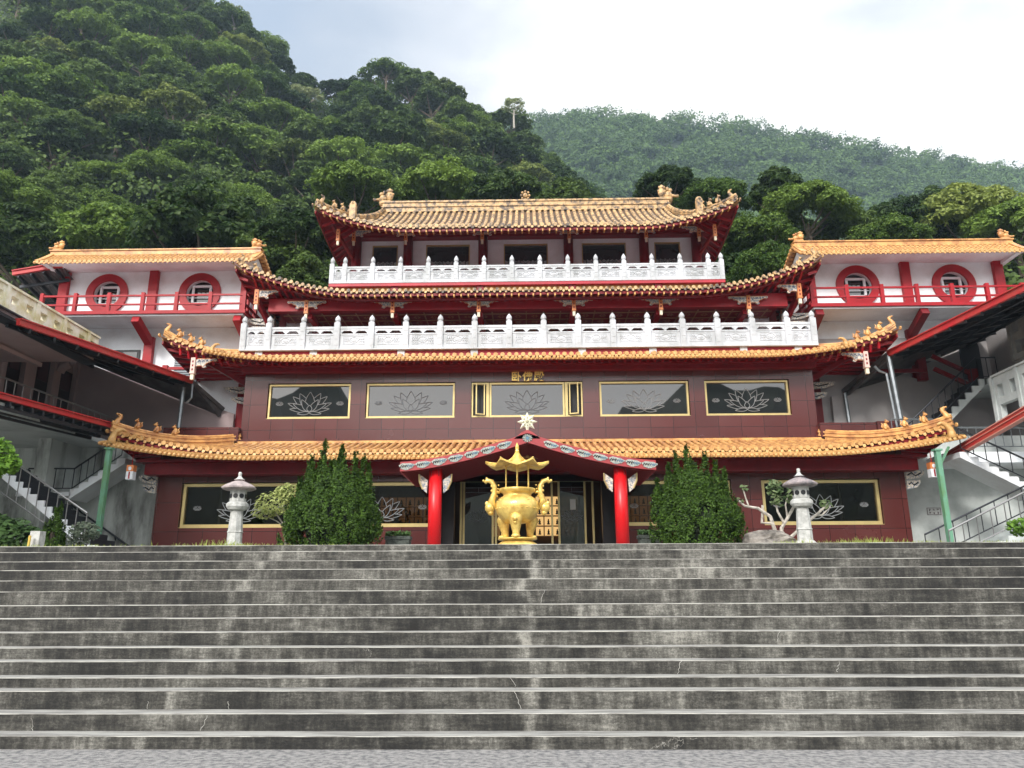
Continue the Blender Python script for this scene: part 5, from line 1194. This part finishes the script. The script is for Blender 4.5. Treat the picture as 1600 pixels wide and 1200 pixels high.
juniper('juniper_bush', P(516, 800, 16.9).x, 16.9, [
    (.02, 0, 0, 1.82, .90, .05), (.05, -.05, .0, 1.4, 1.03, 0), (-.30, 0, 1.0, 2.42, .15, .10), (-.42, 0, 1.0, 2.05, .12, -.06), (-.08, .1, 1.2, 1.98, .12, .04), (.22, 0, 1.1, 2.26, .17, -.03), (.46, 0, 1.0, 2.08, .13, .05), (.62, 0, .9, 2.04, .12, .06), (.80, 0, .7, 1.92, .16, .0), (.05, .1, 1.1, 2.04, .12, .05), (-.62, 0, .8, 1.88, .13, .10), (-.78, 0, .5, 1.55, .14, .08),
    (-.7, 0, .5, 1.6, .25, .15), (-.5, 0, .7, 1.75, .22, .12), (.86, 0, .2, 1.3, .3, .0), (-.85, 0, .1, 1.05, .28, .05)], 'large dark green juniper bush with ragged spires left of the porch', 1)
juniper('juniper_bush', P(1090, 800, 16.9).x, 16.9, [
    (-.03, 0, 0, 1.72, .78, -.04), (-.02, -.05, 0, 1.35, .92, 0), (-.02, 0, 1.0, 2.30, .17, -.16), (-.38, 0, 1.0, 2.10, .14, -.02), (.42, 0, .8, 1.92, .13, .04), (.18, 0, 1.0, 2.10, .13, .06), (-.55, 0, .9, 1.85, .12, -.04), (.62, 0, .7, 1.72, .12, .02), (-.62, 0, .6, 1.7, .24, .05), (-.85, 0, .2, 1.45, .22, .02), (.62, 0, .4, 1.5, .26, 0), (.82, 0, .1, 1.0, .24, 0)],
    'large dark green juniper bush with tall centre spire right of the porch', 2)
c = P(80, 850, 17.5); juniper('small_conifer', c.x, 17.5, [(0, 0, .1, .95, .26, .03), (.05, 0, .4, 1.1, .1, .05), (-.12, 0, .1, .6, .16, 0), (.15, 0, .05, .55, .15, 0)], 'small dark conifer at lower left below the stair rails', 4, cat='conifer')

# small leafy trees and shrubs in the forecourt
def shrub(name, cx, Y, blobs, n, leaf, mt, label, seed, stems=(), bark=BARK, cat='tree', per=1.5):
    r = np.random.default_rng(seed); t_ = empty(name, (cx, Y, ZT), label, cat); V = []; NN = []
    for (dx, dz, rx, rz_, w_) in blobs:
        k = int(n*w_); d = r.normal(0, 1, (k, 3)); d /= np.linalg.norm(d, axis=1)[:, None]; rad = r.uniform(.35, 1, k)[:, None]**.5
        cc = np.array([dx, 0, dz])+d*rad*np.array([rx, rx*.8, rz_]); V.append(cc); NN.append(d*.5+np.array([0, -.3, .8]))
    v, q = leafcloud(np.concatenate(V), np.concatenate(NN), leaf, per, .5, r)
    o = bpy.data.objects.new('leaves', npmesh('leaves', v, q, mt)); COL.objects.link(o); o.parent = t_
    if stems:
        m = MB()
        for pts, r0, r1 in stems:
            k = len(pts); m.tube([(cx+x, Y+y, ZT+z) for x, y, z in pts], [r0+(r1-r0)*i/(k-1) for i in range(k)], 6)
        m.build('trunk', bark, t_)
    return t_
cx = P(448, 850, 17.3).x
shrub('variegated_tree', cx, 17.3, [(-.30, 1.14, .52, .28, .34), (.0, 1.34, .42, .26, .28), (-.55, .92, .30, .16, .12), (.0, 1.02, .35, .2, .12), (-.1, 1.42, .2, .12, .08), (.25, 1.5, .15, .1, .06)], 1500, .05, LEAFY, 'small yellow leaved tree between the left stone lantern and juniper bush', 8,
      [([(0, 0, 0), (-.03, 0, .35), (-.06, 0, .6)], .035, .03), ([(-.06, 0, .6), (-.25, 0, .85), (-.42, .05, 1.05)], .022, .008), ([(-.06, 0, .6), (-.3, .05, .75), (-.62, 0, .88)], .018, .007), ([(-.06, 0, .6), (.0, 0, .9), (.15, 0, 1.3)], .022, .008), ([(-.06, 0, .6), (-.1, -.05, .9), (-.12, 0, 1.25)], .02, .007)], BARKP)
cx = P(1218, 830, 17.0).x
bt = [([(0, 0, .2), (-.10, 0, .45), (-.17, 0, .75), (-.42, 0, .93), (-.70, 0, .98), (-.85, 0, 1.12)], .05, .022), ([(-.62, 0, .97), (-.68, 0, 1.2), (-.72, 0, 1.4)], .02, .012), ([(-.12, 0, .6), (-.35, .05, .62), (-.30, .05, 1.0)], .035, .03),
      ([(0, 0, .2), (.05, 0, .5), (.22, 0, .75), (.42, 0, 1.05), (.5, 0, 1.15)], .045, .025), ([(.12, 0, .6), (.0, 0, .85), (-.05, 0, 1.2)], .03, .015), ([(.2, 0, .72), (.18, 0, 1.0), (.28, 0, 1.25)], .022, .012),
      ([(.1, 0, .2), (.45, -.05, .5), (.9, -.05, .85), (1.1, 0, 1.02)], .04, .02), ([(.75, 0, .75), (.95, 0, .78), (1.15, .0, .95)], .025, .012), ([(.5, .1, .3), (.55, .1, .65), (.6, .1, .8)], .07, .08), ([(.0, 0, .0), (.1, 0, .2)], .08, .06)]
shrub('frangipani_tree', cx, 17.0, [(-.02, 1.35, .18, .22, .45), (.1, 1.1, .25, .12, .2), (-.70, 1.38, .08, .08, .08), (1.05, 1.02, .15, .10, .1), (-.8, 1.1, .1, .06, .05), (.35, 1.25, .16, .14, .12)], 330, .075, leafmat('frangipani_leaf', (.05, .10, .03), (.30, .36, .18), .3, 0), 'nearly bare pale branched tree between the right juniper bush and stone lantern', 9, bt, mat('pale_frangipani_bark', (.55, .50, .44), .8, col2=(.30, .27, .23), vscale=12, bump=.4))
cx = P(8, 700, 15.5).x
shrub('leafy_tree', cx, 15.5, [(-.2, 1.95, .45, .38, .5), (.1, 1.75, .28, .2, .25), (-.3, 1.6, .3, .25, .25)], 1500, .085, LEAFB, 'bright green leafy tree at the left edge', 12, [([(-.5, 0, 0), (-.45, 0, 1.0), (-.25, 0, 1.8)], .05, .02)])
cx = P(18, 830, 16).x
shrub('broadleaf_shrub', cx, 16, [(0, .35, .45, .38, .6), (-.3, .5, .3, .3, .25), (.35, .45, .25, .08, .15)], 1100, .10, LEAFD, 'dark glossy shrub at the lower left corner of the forecourt', 13, cat='bush')
cx = P(133, 830, 17.6).x
shrub('flowering_shrub', cx, 17.6, [(0, .55, .38, .22, .7), (-.1, .35, .25, .15, .3)], 520, .065, leafmat('greyish_leaf', (.05, .08, .05), (.24, .28, .20), .3, 0), 'loose small leaved shrub beside the left green post', 14, [([(0, 0, 0), (-.1, 0, .3), (-.2, 0, .55)], .014, .006), ([(0, 0, 0), (.1, 0, .3), (.25, 0, .6)], .014, .006), ([(.03, 0, 0), (0, 0, .35), (.05, 0, .65)], .012, .006)], cat='bush')
cx = P(1590, 830, 17.0).x
shrub('leafy_shrub', cx+.2, 17.0, [(0, .5, .4, .22, 1)], 500, .08, LEAFB, 'bright green shrub at the lower right edge', 15, cat='bush')
b = MB(); c = P(45, 850, 15.6); b.tube([(c.x, 15.6, ZT), (c.x, 15.6, ZT+.32)], .025, 8); tag(b.build('bamboo_stake', mat('yellow_bamboo', (.62, .42, .08), .5), origin=(c.x, 15.6, ZT)), 'short yellow stake standing at lower left', 'stake')
b = MB(); c = P(57, 850, 15.8); b.box(c.x-.10, c.x+.10, 15.7, 15.9, ZT, ZT+.42); tag(b.build('stone_block', STONE, origin=(c.x, 15.8, ZT)), 'pale stone block behind the yellow stake at lower left', 'stone block')
# grass along the top step
def grass():
    r = np.random.default_rng(3); n = 15000; x = np.concatenate([r.uniform(-11, -3.5, n//2), r.uniform(4.4, 11, n//2)]); y = r.uniform(14.0, 17.5, len(x))
    cl = np.sin(x*2.1)+np.sin(x*5.3+1)+np.sin(y*3+x); keep = cl+r.uniform(-1.5, 1.2, len(x)) > -.3; x, y = x[keep], y[keep]
    tall = np.where(((x > -6.9) & (x < -5.3)) | ((x > 4.9) & (x < 6.8)), 1.25, .6); h = r.uniform(.03, .12, len(x))*tall
    lx, ly = r.normal(0, .35, len(x))*h, r.normal(0, .35, len(x))*h; w_ = .006
    z = np.full(len(x), ZT-.004); b0 = np.stack([x-w_, y, z], 1); b1 = np.stack([x+w_, y, z], 1); t1 = np.stack([x+lx+w_*.3, y+ly, z+h], 1); t0 = np.stack([x+lx-w_*.3, y+ly, z+h], 1)
    v = np.stack([b0, b1, t1, t0], 1).reshape(-1, 3); o = bpy.data.objects.new('grass', npmesh('grass', v, np.arange(len(v)).reshape(-1, 4), LEAFG)); COL.objects.link(o)
    tag(o, 'short yellowish green grass along the top step', 'grass', kind='stuff')
grass()

# ------------------------------------------------------------------ hills
NEAR = [(-500, -700), (-200, -420), (0, -190), (200, -70), (340, -10), (385, 22), (440, 84), (520, 118), (600, 106), (700, 125), (760, 160), (820, 188), (870, 246), (930, 320), (1000, 400), (1150, 520), (1400, 640), (2200, 800)]
FAR = [(-400, 60), (500, 150), (780, 186), (830, 184), (1000, 182), (1120, 184), (1200, 200), (1400, 235), (1600, 272), (1750, 300), (2400, 380)]
YN, YB, YFR, YFB = 125., 40., 330., 165.
def ridge_fn(lst, Y):
    ps = [P(px, py, Y) for px, py in lst]; xs_ = np.array([p.x for p in ps]); zs_ = np.array([p.z for p in ps]); o = np.argsort(xs_); return xs_[o]/Y, zs_[o]
NX, NZ = ridge_fn(NEAR, YN); FX, FZ = ridge_fn(FAR, YFR)
def nearz(x, y):      # ground height under the trees
    a = x/np.maximum(y, 1); zr = np.interp(a, NX, NZ)-6.6; t = np.clip((y-YB)/(YN-YB), 0, 1.3)
    base = 6.5; f = np.where(t <= 1, .9*t+.1*t*t, 1-(t-1)*1.2)
    return base+(np.maximum(zr, base)-base)*f+1.8*np.sin(x*.11+1)*np.sin(y*.13)*np.clip(t*3, 0, 1)*np.clip((1-t)*4, .3, 1)
def farz(x, y):
    a = x/np.maximum(y, 1); zr = np.interp(a, FX, FZ)-6; t = np.clip((y-YFB)/(YFR-YFB), 0, 1.4); base = 12
    f = np.where(t <= 1, t, 1-(t-1)*1.2); return base+(zr-base)*f+(5*np.sin(x*.035+y*.02)+3.5*np.sin(x*.08-1)*np.sin(y*.05))*np.clip(t*3, 0, 1)*np.clip((1-t)*3, 0, 1)
def terrain(name, fn, a0, a1, y0, y1, na, ny):
    rows = []
    for i in range(ny+1):
        y = y0+(y1-y0)*i/ny; aa = np.linspace(a0, a1, na); x = aa*y; z = fn(x, np.full_like(x, y)); rows.append(list(zip(x, [y]*na, z)))
    m = MB(); m.grid([[tuple(map(float, p)) for p in r_] for r_ in rows]); o = m.build(name, SOIL, smooth=True); tag(o, kind='structure')
terrain('hill', nearz, -1.35, 1.2, YB, 150, 90, 40)
terrain('far_hill', farz, -1.0, 1.3, YFB, 390, 90, 36)
# plain wooded hillside across the valley behind the photographer (seen only in the windows)
m = MB(); rows = [[], [], []]
for i in range(121):
    az = R(-80+160*i/120); ad_ = math.degrees(az); el = 9+8.5*(min(1, ad_/9.5)**1.3 if ad_ > 0 else min(1, -ad_/18.5)**1.7)+1.2*math.sin(i*.45)+.7*math.sin(i*1.15)
    for k, (d, f) in enumerate(((60, 0), (130, .6), (170, 1))): rows[k].append((math.sin(az)*d, -math.cos(az)*d, EYE+170*math.tan(R(el))*f-2*(k == 0)))
m.grid(rows); tag(m.build('opposite_hill', mat('opposite_woods', (.03, .05, .02), .9, col2=(.012, .022, .01), vscale=.15)), kind='structure')
tag(MB().add([(-60, -60, -.52), (60, -60, -.52), (60, 9, -.52), (-60, 9, -.52)], [(0, 1, 2, 3)]).build('forecourt_ground', ASPH), kind='structure')

# ------------------------------------------------------------------ trees
def crown_pts(r, ncl, per, rx, rz, flat=.0, shape='round'):
    """leaf centres + normals for a crown whose base is at z=0"""
    C = []; Nn = []
    for i in range(ncl):
        d = r.normal(0, 1, 3); d /= np.linalg.norm(d); d[2] = abs(d[2])*.95-.15
        rad = r.uniform(.45, 1.0)**.6
        c = np.array([d[0]*rx*rad, d[1]*rx*rad, rz*(.42+.58*d[2]*rad)])
        if shape == 'tall': c[:2] *= (1-.45*c[2]/rz)
        cr = r.uniform(.11, .25)*rx; k = per
        q = r.normal(0, 1, (k, 3)); q /= np.linalg.norm(q, axis=1)[:, None]; q[:, 2] = np.where(q[:, 2] < -.25, -q[:, 2], q[:, 2])
        p = c+q*cr*r.uniform(.72, 1.08, k)[:, None]*np.array([1, 1, .78+flat]); C.append(p); Nn.append(q+np.array([0, 0, .7]))
    return np.concatenate(C), np.concatenate(Nn)
def tree_mesh(seed, ncl, per, rx, rz, leaf, mt, shape='round'):
    r = np.random.default_rng(seed); c, n = crown_pts(r, ncl, per, rx, rz, 0, shape); v, q = leafcloud(c, n, leaf, 1.5, .55, r)
    return npmesh('crown', v, q, mt)
def trunk_mesh(seed, h, rx, bark=BARK):
    r = random.Random(seed); m = MB(); m.tube([(0, 0, -2.5), (.1, 0, h*.5), (0, .1, h), (.1, 0, h*1.35)], [.32, .26, .2, .1], 8)
    for k in range(6):
        a_ = k*pi/3+r.random(); l = rx*r.uniform(.5, .85); z = h*r.uniform(.7, 1.05)
        m.tube([(0, 0, z), (math.cos(a_)*l*.5, math.sin(a_)*l*.5, z+l*.35), (math.cos(a_)*l, math.sin(a_)*l, z+l*.75)], [.13, .09, .03], 6)
    return m.mesh('trunk', bark)
KIND = []
spec = [('broadleaf_tree', 0, 95, 95, 3.6, 5.4, .27, 'round'), ('broadleaf_tree', 1, 110, 90, 4.0, 5.0, .27, 'round'), ('broadleaf_tree', 0, 85, 95, 3.2, 6.0, .26, 'tall'), ('broadleaf_tree', 2, 95, 90, 3.8, 4.8, .26, 'round'), ('broadleaf_tree', 1, 130, 80, 4.4, 5.6, .25, 'round'), ('pale_tree', 3, 50, 80, 3.4, 5.6, .24, 'round')]
for i, (nm, lm, ncl, per, rx, rz_, leaf, shp) in enumerate(spec):
    cm = tree_mesh(100+i, ncl, per, rx, rz_, leaf, LEAF[lm], shp); tm_ = trunk_mesh(i, 2.8, rx, BARKP if lm == 3 else BARK); KIND.append((nm, cm, tm_, rx, rz_, lm))
for i in range(6):
    nm, lm, ncl, per, rx, rz_, leaf, shp = spec[i]
    KIND.append((nm, tree_mesh(200+i, int(ncl*1.1), 190, rx, rz_, .18 if lm != 3 else .16, LEAF[lm], shp), KIND[i][2], rx, rz_, lm))
LAB = {0: 'dense deep green tree on the steep slope behind the temple', 1: 'fresh green spreading tree on the steep slope behind the temple', 2: 'yellowish green tree on the steep slope behind the temple', 3: 'pale grey green tree standing out on the dark slope'}
def tree(k, x, y, z, s_, rz_, label=None, group=None, cat='tree'):
    nm, cm, tm_, rx, rh, lm = KIND[k]
    t_ = bpy.data.objects.new(nm, None); COL.objects.link(t_); t_.location = (x, y, z); t_.rotation_euler.z = rz_; t_.scale = (s_[0], s_[0], s_[1])
    tag(t_, label or LAB[lm], cat, group)
    c = bpy.data.objects.new('crown', cm); COL.objects.link(c); c.parent = t_; c.location = (0, 0, 2.2)
    q = bpy.data.objects.new('trunk', tm_); COL.objects.link(q); q.parent = t_
    return t_
rr = random.Random(21); pts = []; tries = 0
def proj(v):
    q = RM.transposed() @ (Vector(v)-Vector((0, 0, EYE))); return (800+1200*q.x/-q.z, 600-1200*q.y/-q.z) if q.z < 0 else (-9999, 0)
while len(pts) < 262 and tries < 30000:
    tries += 1; y = 44+(YN+3-44)*rr.random()**.8; a_ = rr.uniform(-.80, .30); x = a_*y; z = float(nearz(np.array([x]), np.array([y]))[0]); u, v_ = proj((x, y, z+5))
    if not (-60 < u < 1010 and -60 < v_ < 470): continue
    dmin = 2.6+.024*y
    if any((x-p[0])**2+(y-p[1])**2 < dmin*dmin for p in pts): continue
    pts.append((x, y, z))
for i, (x, y, z) in enumerate(pts):
    k = rr.choices(range(6), (28, 22, 18, 12, 18, 3))[0]; s_ = rr.uniform(.72, 1.12)*(.72+.0032*y)
    u, v_ = proj((x, y, z+5)); hz_ = 'far left' if u < 190 else 'left' if u < 380 else 'middle' if u < 600 else 'right'
    vz_ = 'high' if v_ < 110 else 'halfway up' if v_ < 230 else 'low'
    col_ = {0: 'deep green', 1: 'fresh green', 2: 'yellowish green', 3: 'pale grey green'}[KIND[k][5]]; shp_ = ('rounded', 'spreading', 'slender', 'domed', 'broad', 'airy')[k % 6]
    tree(k+(6 if y < 70 else 0), x, y, z-.8, (s_, s_*rr.uniform(.85, 1.15)), rr.uniform(0, 6.28), f'{col_} {shp_} tree {vz_} on the {hz_} slope behind the temple', f'{col_} {shp_} trees {vz_} on the {hz_} of the slope')
# undergrowth on the near hill, one mass
def mass(name, fn, a0, a1, y0, y1, n, cr, leaf, per, mt, label, vlim, seed, zoff):
    r = np.random.default_rng(seed); y = y0+(y1-y0)*r.uniform(0, 1, n*3)**.85; a = r.uniform(a0, a1, n*3); x = a*y; z = fn(x, y)
    keep = []
    for i in range(len(x)):
        u, v_ = proj((x[i], y[i], z[i]+3))
        if vlim[0] < u < vlim[1] and vlim[2] < v_ < vlim[3]: keep.append(i)
        if len(keep) >= n: break
    V = []; NN = []; SZ = []
    for i in keep:
        s_ = cr*r.uniform(.45, 1.5); q = r.normal(0, 1, (per, 3)); q /= np.linalg.norm(q, axis=1)[:, None]; q[:, 2] = np.abs(q[:, 2])*1.0-.1; q[:, 1] -= .12
        bump_ = 1+.25*np.sin(q[:, 0]*7+i)*np.sin(q[:, 2]*6+i*2)
        V.append(np.array([x[i], y[i], z[i]+zoff*s_/cr])+q*bump_[:, None]*r.uniform(.8, 1.05, per)[:, None]*np.array([s_, s_, s_*.95])); NN.append(q+np.array([0, 0, .4]))
    v, q = leafcloud(np.concatenate(V), np.concatenate(NN), leaf, 1.4, .55, r); o = bpy.data.objects.new(name, npmesh(name, v, q, mt)); COL.objects.link(o); tag(o, label, 'forest', kind='stuff')
mass('undergrowth', nearz, -.82, .34, 42, YN+2, 680, 2.5, .34, 330, LEAF[0], 'dark undergrowth filling the steep slope between the trees', (-80, 1050, -80, 480), 31, .4)
mass('forest', farz, -.02, .95, YFB, YFR+2, 950, 5.6, .85, 560, leafmat('far_forest_leaf', (.016, .042, .010), (.11, .19, .04), .3, 0, .07), 'hazy blue green forest covering the far mountain', (780, 1660, 140, 420), 32, 2.0)
# single trees standing right behind the buildings: px, py of the top, px width, distance, kind, label
NT = [(60, 330, 190, 40, 0, 'dark tree with drooping sprays above the far left canopy'), (190, 330, 230, 41, 4, 'broad dark green tree above the left wing roof'), (340, 300, 260, 38, 0, 'big dark tree between the left wing and the top roof'), (440, 330, 190, 36, 2, 'dark tree close left of the top roof corner'), (20, 280, 150, 46, 1, 'bright green tree at the left edge above the parapet'),
      (470, 330, 130, 35, 0, 'darkest tree low beside the left corner of the top roof'), (560, 262, 150, 50, 1, 'sunlit green tree above the left end of the top roof'), (690, 262, 170, 52, 4, 'bushy green tree above the middle left of the top roof'), (790, 270, 140, 50, 0, 'dark round tree above the middle of the top roof'), (880, 275, 130, 48, 2, 'dark narrow tree right of the top roof centre'),
      (1040, 262, 110, 45, 0, 'dark round tree above the right end of the top roof'), (1110, 285, 120, 44, 1, 'low green tree just right of the top roof finial'), (1210, 258, 110, 44, 2, 'tall dark tree right of the top roof'), (1255, 292, 150, 42, 1, 'sunlit leafy tree right of the tall dark tree'), (1180, 340, 140, 37, 4, 'bushy tree close to the right corner of the top roof'), (1200, 385, 130, 34, 1, 'low spreading tree in the gap left of the right wing'),
      (1320, 330, 120, 44, 0, 'dark tree behind the left end of the right wing roof'), (1400, 310, 150, 46, 0, 'dark tree behind the middle of the right wing roof'), (1455, 288, 120, 50, 2, 'tall dark feathery tree behind the right wing roof'), (1500, 298, 190, 45, 3, 'pale olive tree behind the right wing roof'), (1575, 318, 150, 42, 1, 'bright green tree behind the right end of the right wing'), (1380, 345, 130, 40, 4, 'low dark tree just above the right wing ridge'), (1130, 400, 120, 36, 0, 'dark shaded tree beneath the right corner of the top roof'), (480, 390, 130, 34, 2, 'shaded dark tree in the gap right of the left wing')]
for (px, py, wpx, Y, k, lab) in NT:
    k += 6; t = P(px, py, Y); wd = wpx/1200*Y/math.cos(PITCH); nm, cm, tm_, rx, rh, lm = KIND[k]; sx_ = wd/2/(rx*1.0); hz = max(3., rh*sx_*1.1); sz_ = hz/rh
    tree(k, t.x, Y, t.z-(2.2+rh*.97)*sz_, (sx_, sz_), rr.uniform(0, 6), lab)
for (px, py, wpx, Y, k, lab) in [(340, 178, 125, 84, 5, 'pale flowering tree with bare forked trunk amid the dark slope'), (370, 8, 60, 118, 5, 'thin airy tree on the skyline at upper left'), (605, 88, 50, 120, 2, 'dark tree crown standing up on the near skyline'), (803, 150, 42, 112, 5, 'thin pale tree at the right end of the near skyline')]:
    t = P(px, py, Y); wd = wpx/1200*Y/math.cos(PITCH)/.9; nm, cm, tm_, rx, rh, lm = KIND[k]; sx_ = wd/2/(rx*1.18); tree(k, t.x, Y, t.z-(2.2+rh*1.12)*sx_, (sx_, sx_), rr.uniform(0, 6), lab)
# shaded thickets filling behind the buildings
mass('thicket', lambda x, y: np.full_like(x, 7.)+(y-34)*.9, -.75, .78, 34, 50, 420, 3.0, .36, 260, LEAF[0], 'dark thicket of leaves filling the ground behind the buildings', (-80, 1680, 280, 520), 33, 1.0)

# ------------------------------------------------------------------ haze
hz = MB(); hz.box(-520, 640, -190, 420, -3.5, 330); ho = hz.build('haze', []); ho['kind'] = 'stuff'; ho['label'] = 'thin pale haze in the valley air'; ho['category'] = 'haze'
hm = bpy.data.materials.new('haze_air'); hm.use_nodes = True; t = hm.node_tree; t.nodes.clear(); o_ = t.nodes.new('ShaderNodeOutputMaterial'); pv = t.nodes.new('ShaderNodeVolumePrincipled')
pv.inputs['Color'].default_value = (.62, .82, 1, 1); pv.inputs['Density'].default_value = .00048; pv.inputs['Anisotropy'].default_value = .2; t.links.new(pv.outputs[0], o_.inputs['Volume']); ho.data.materials.append(hm)
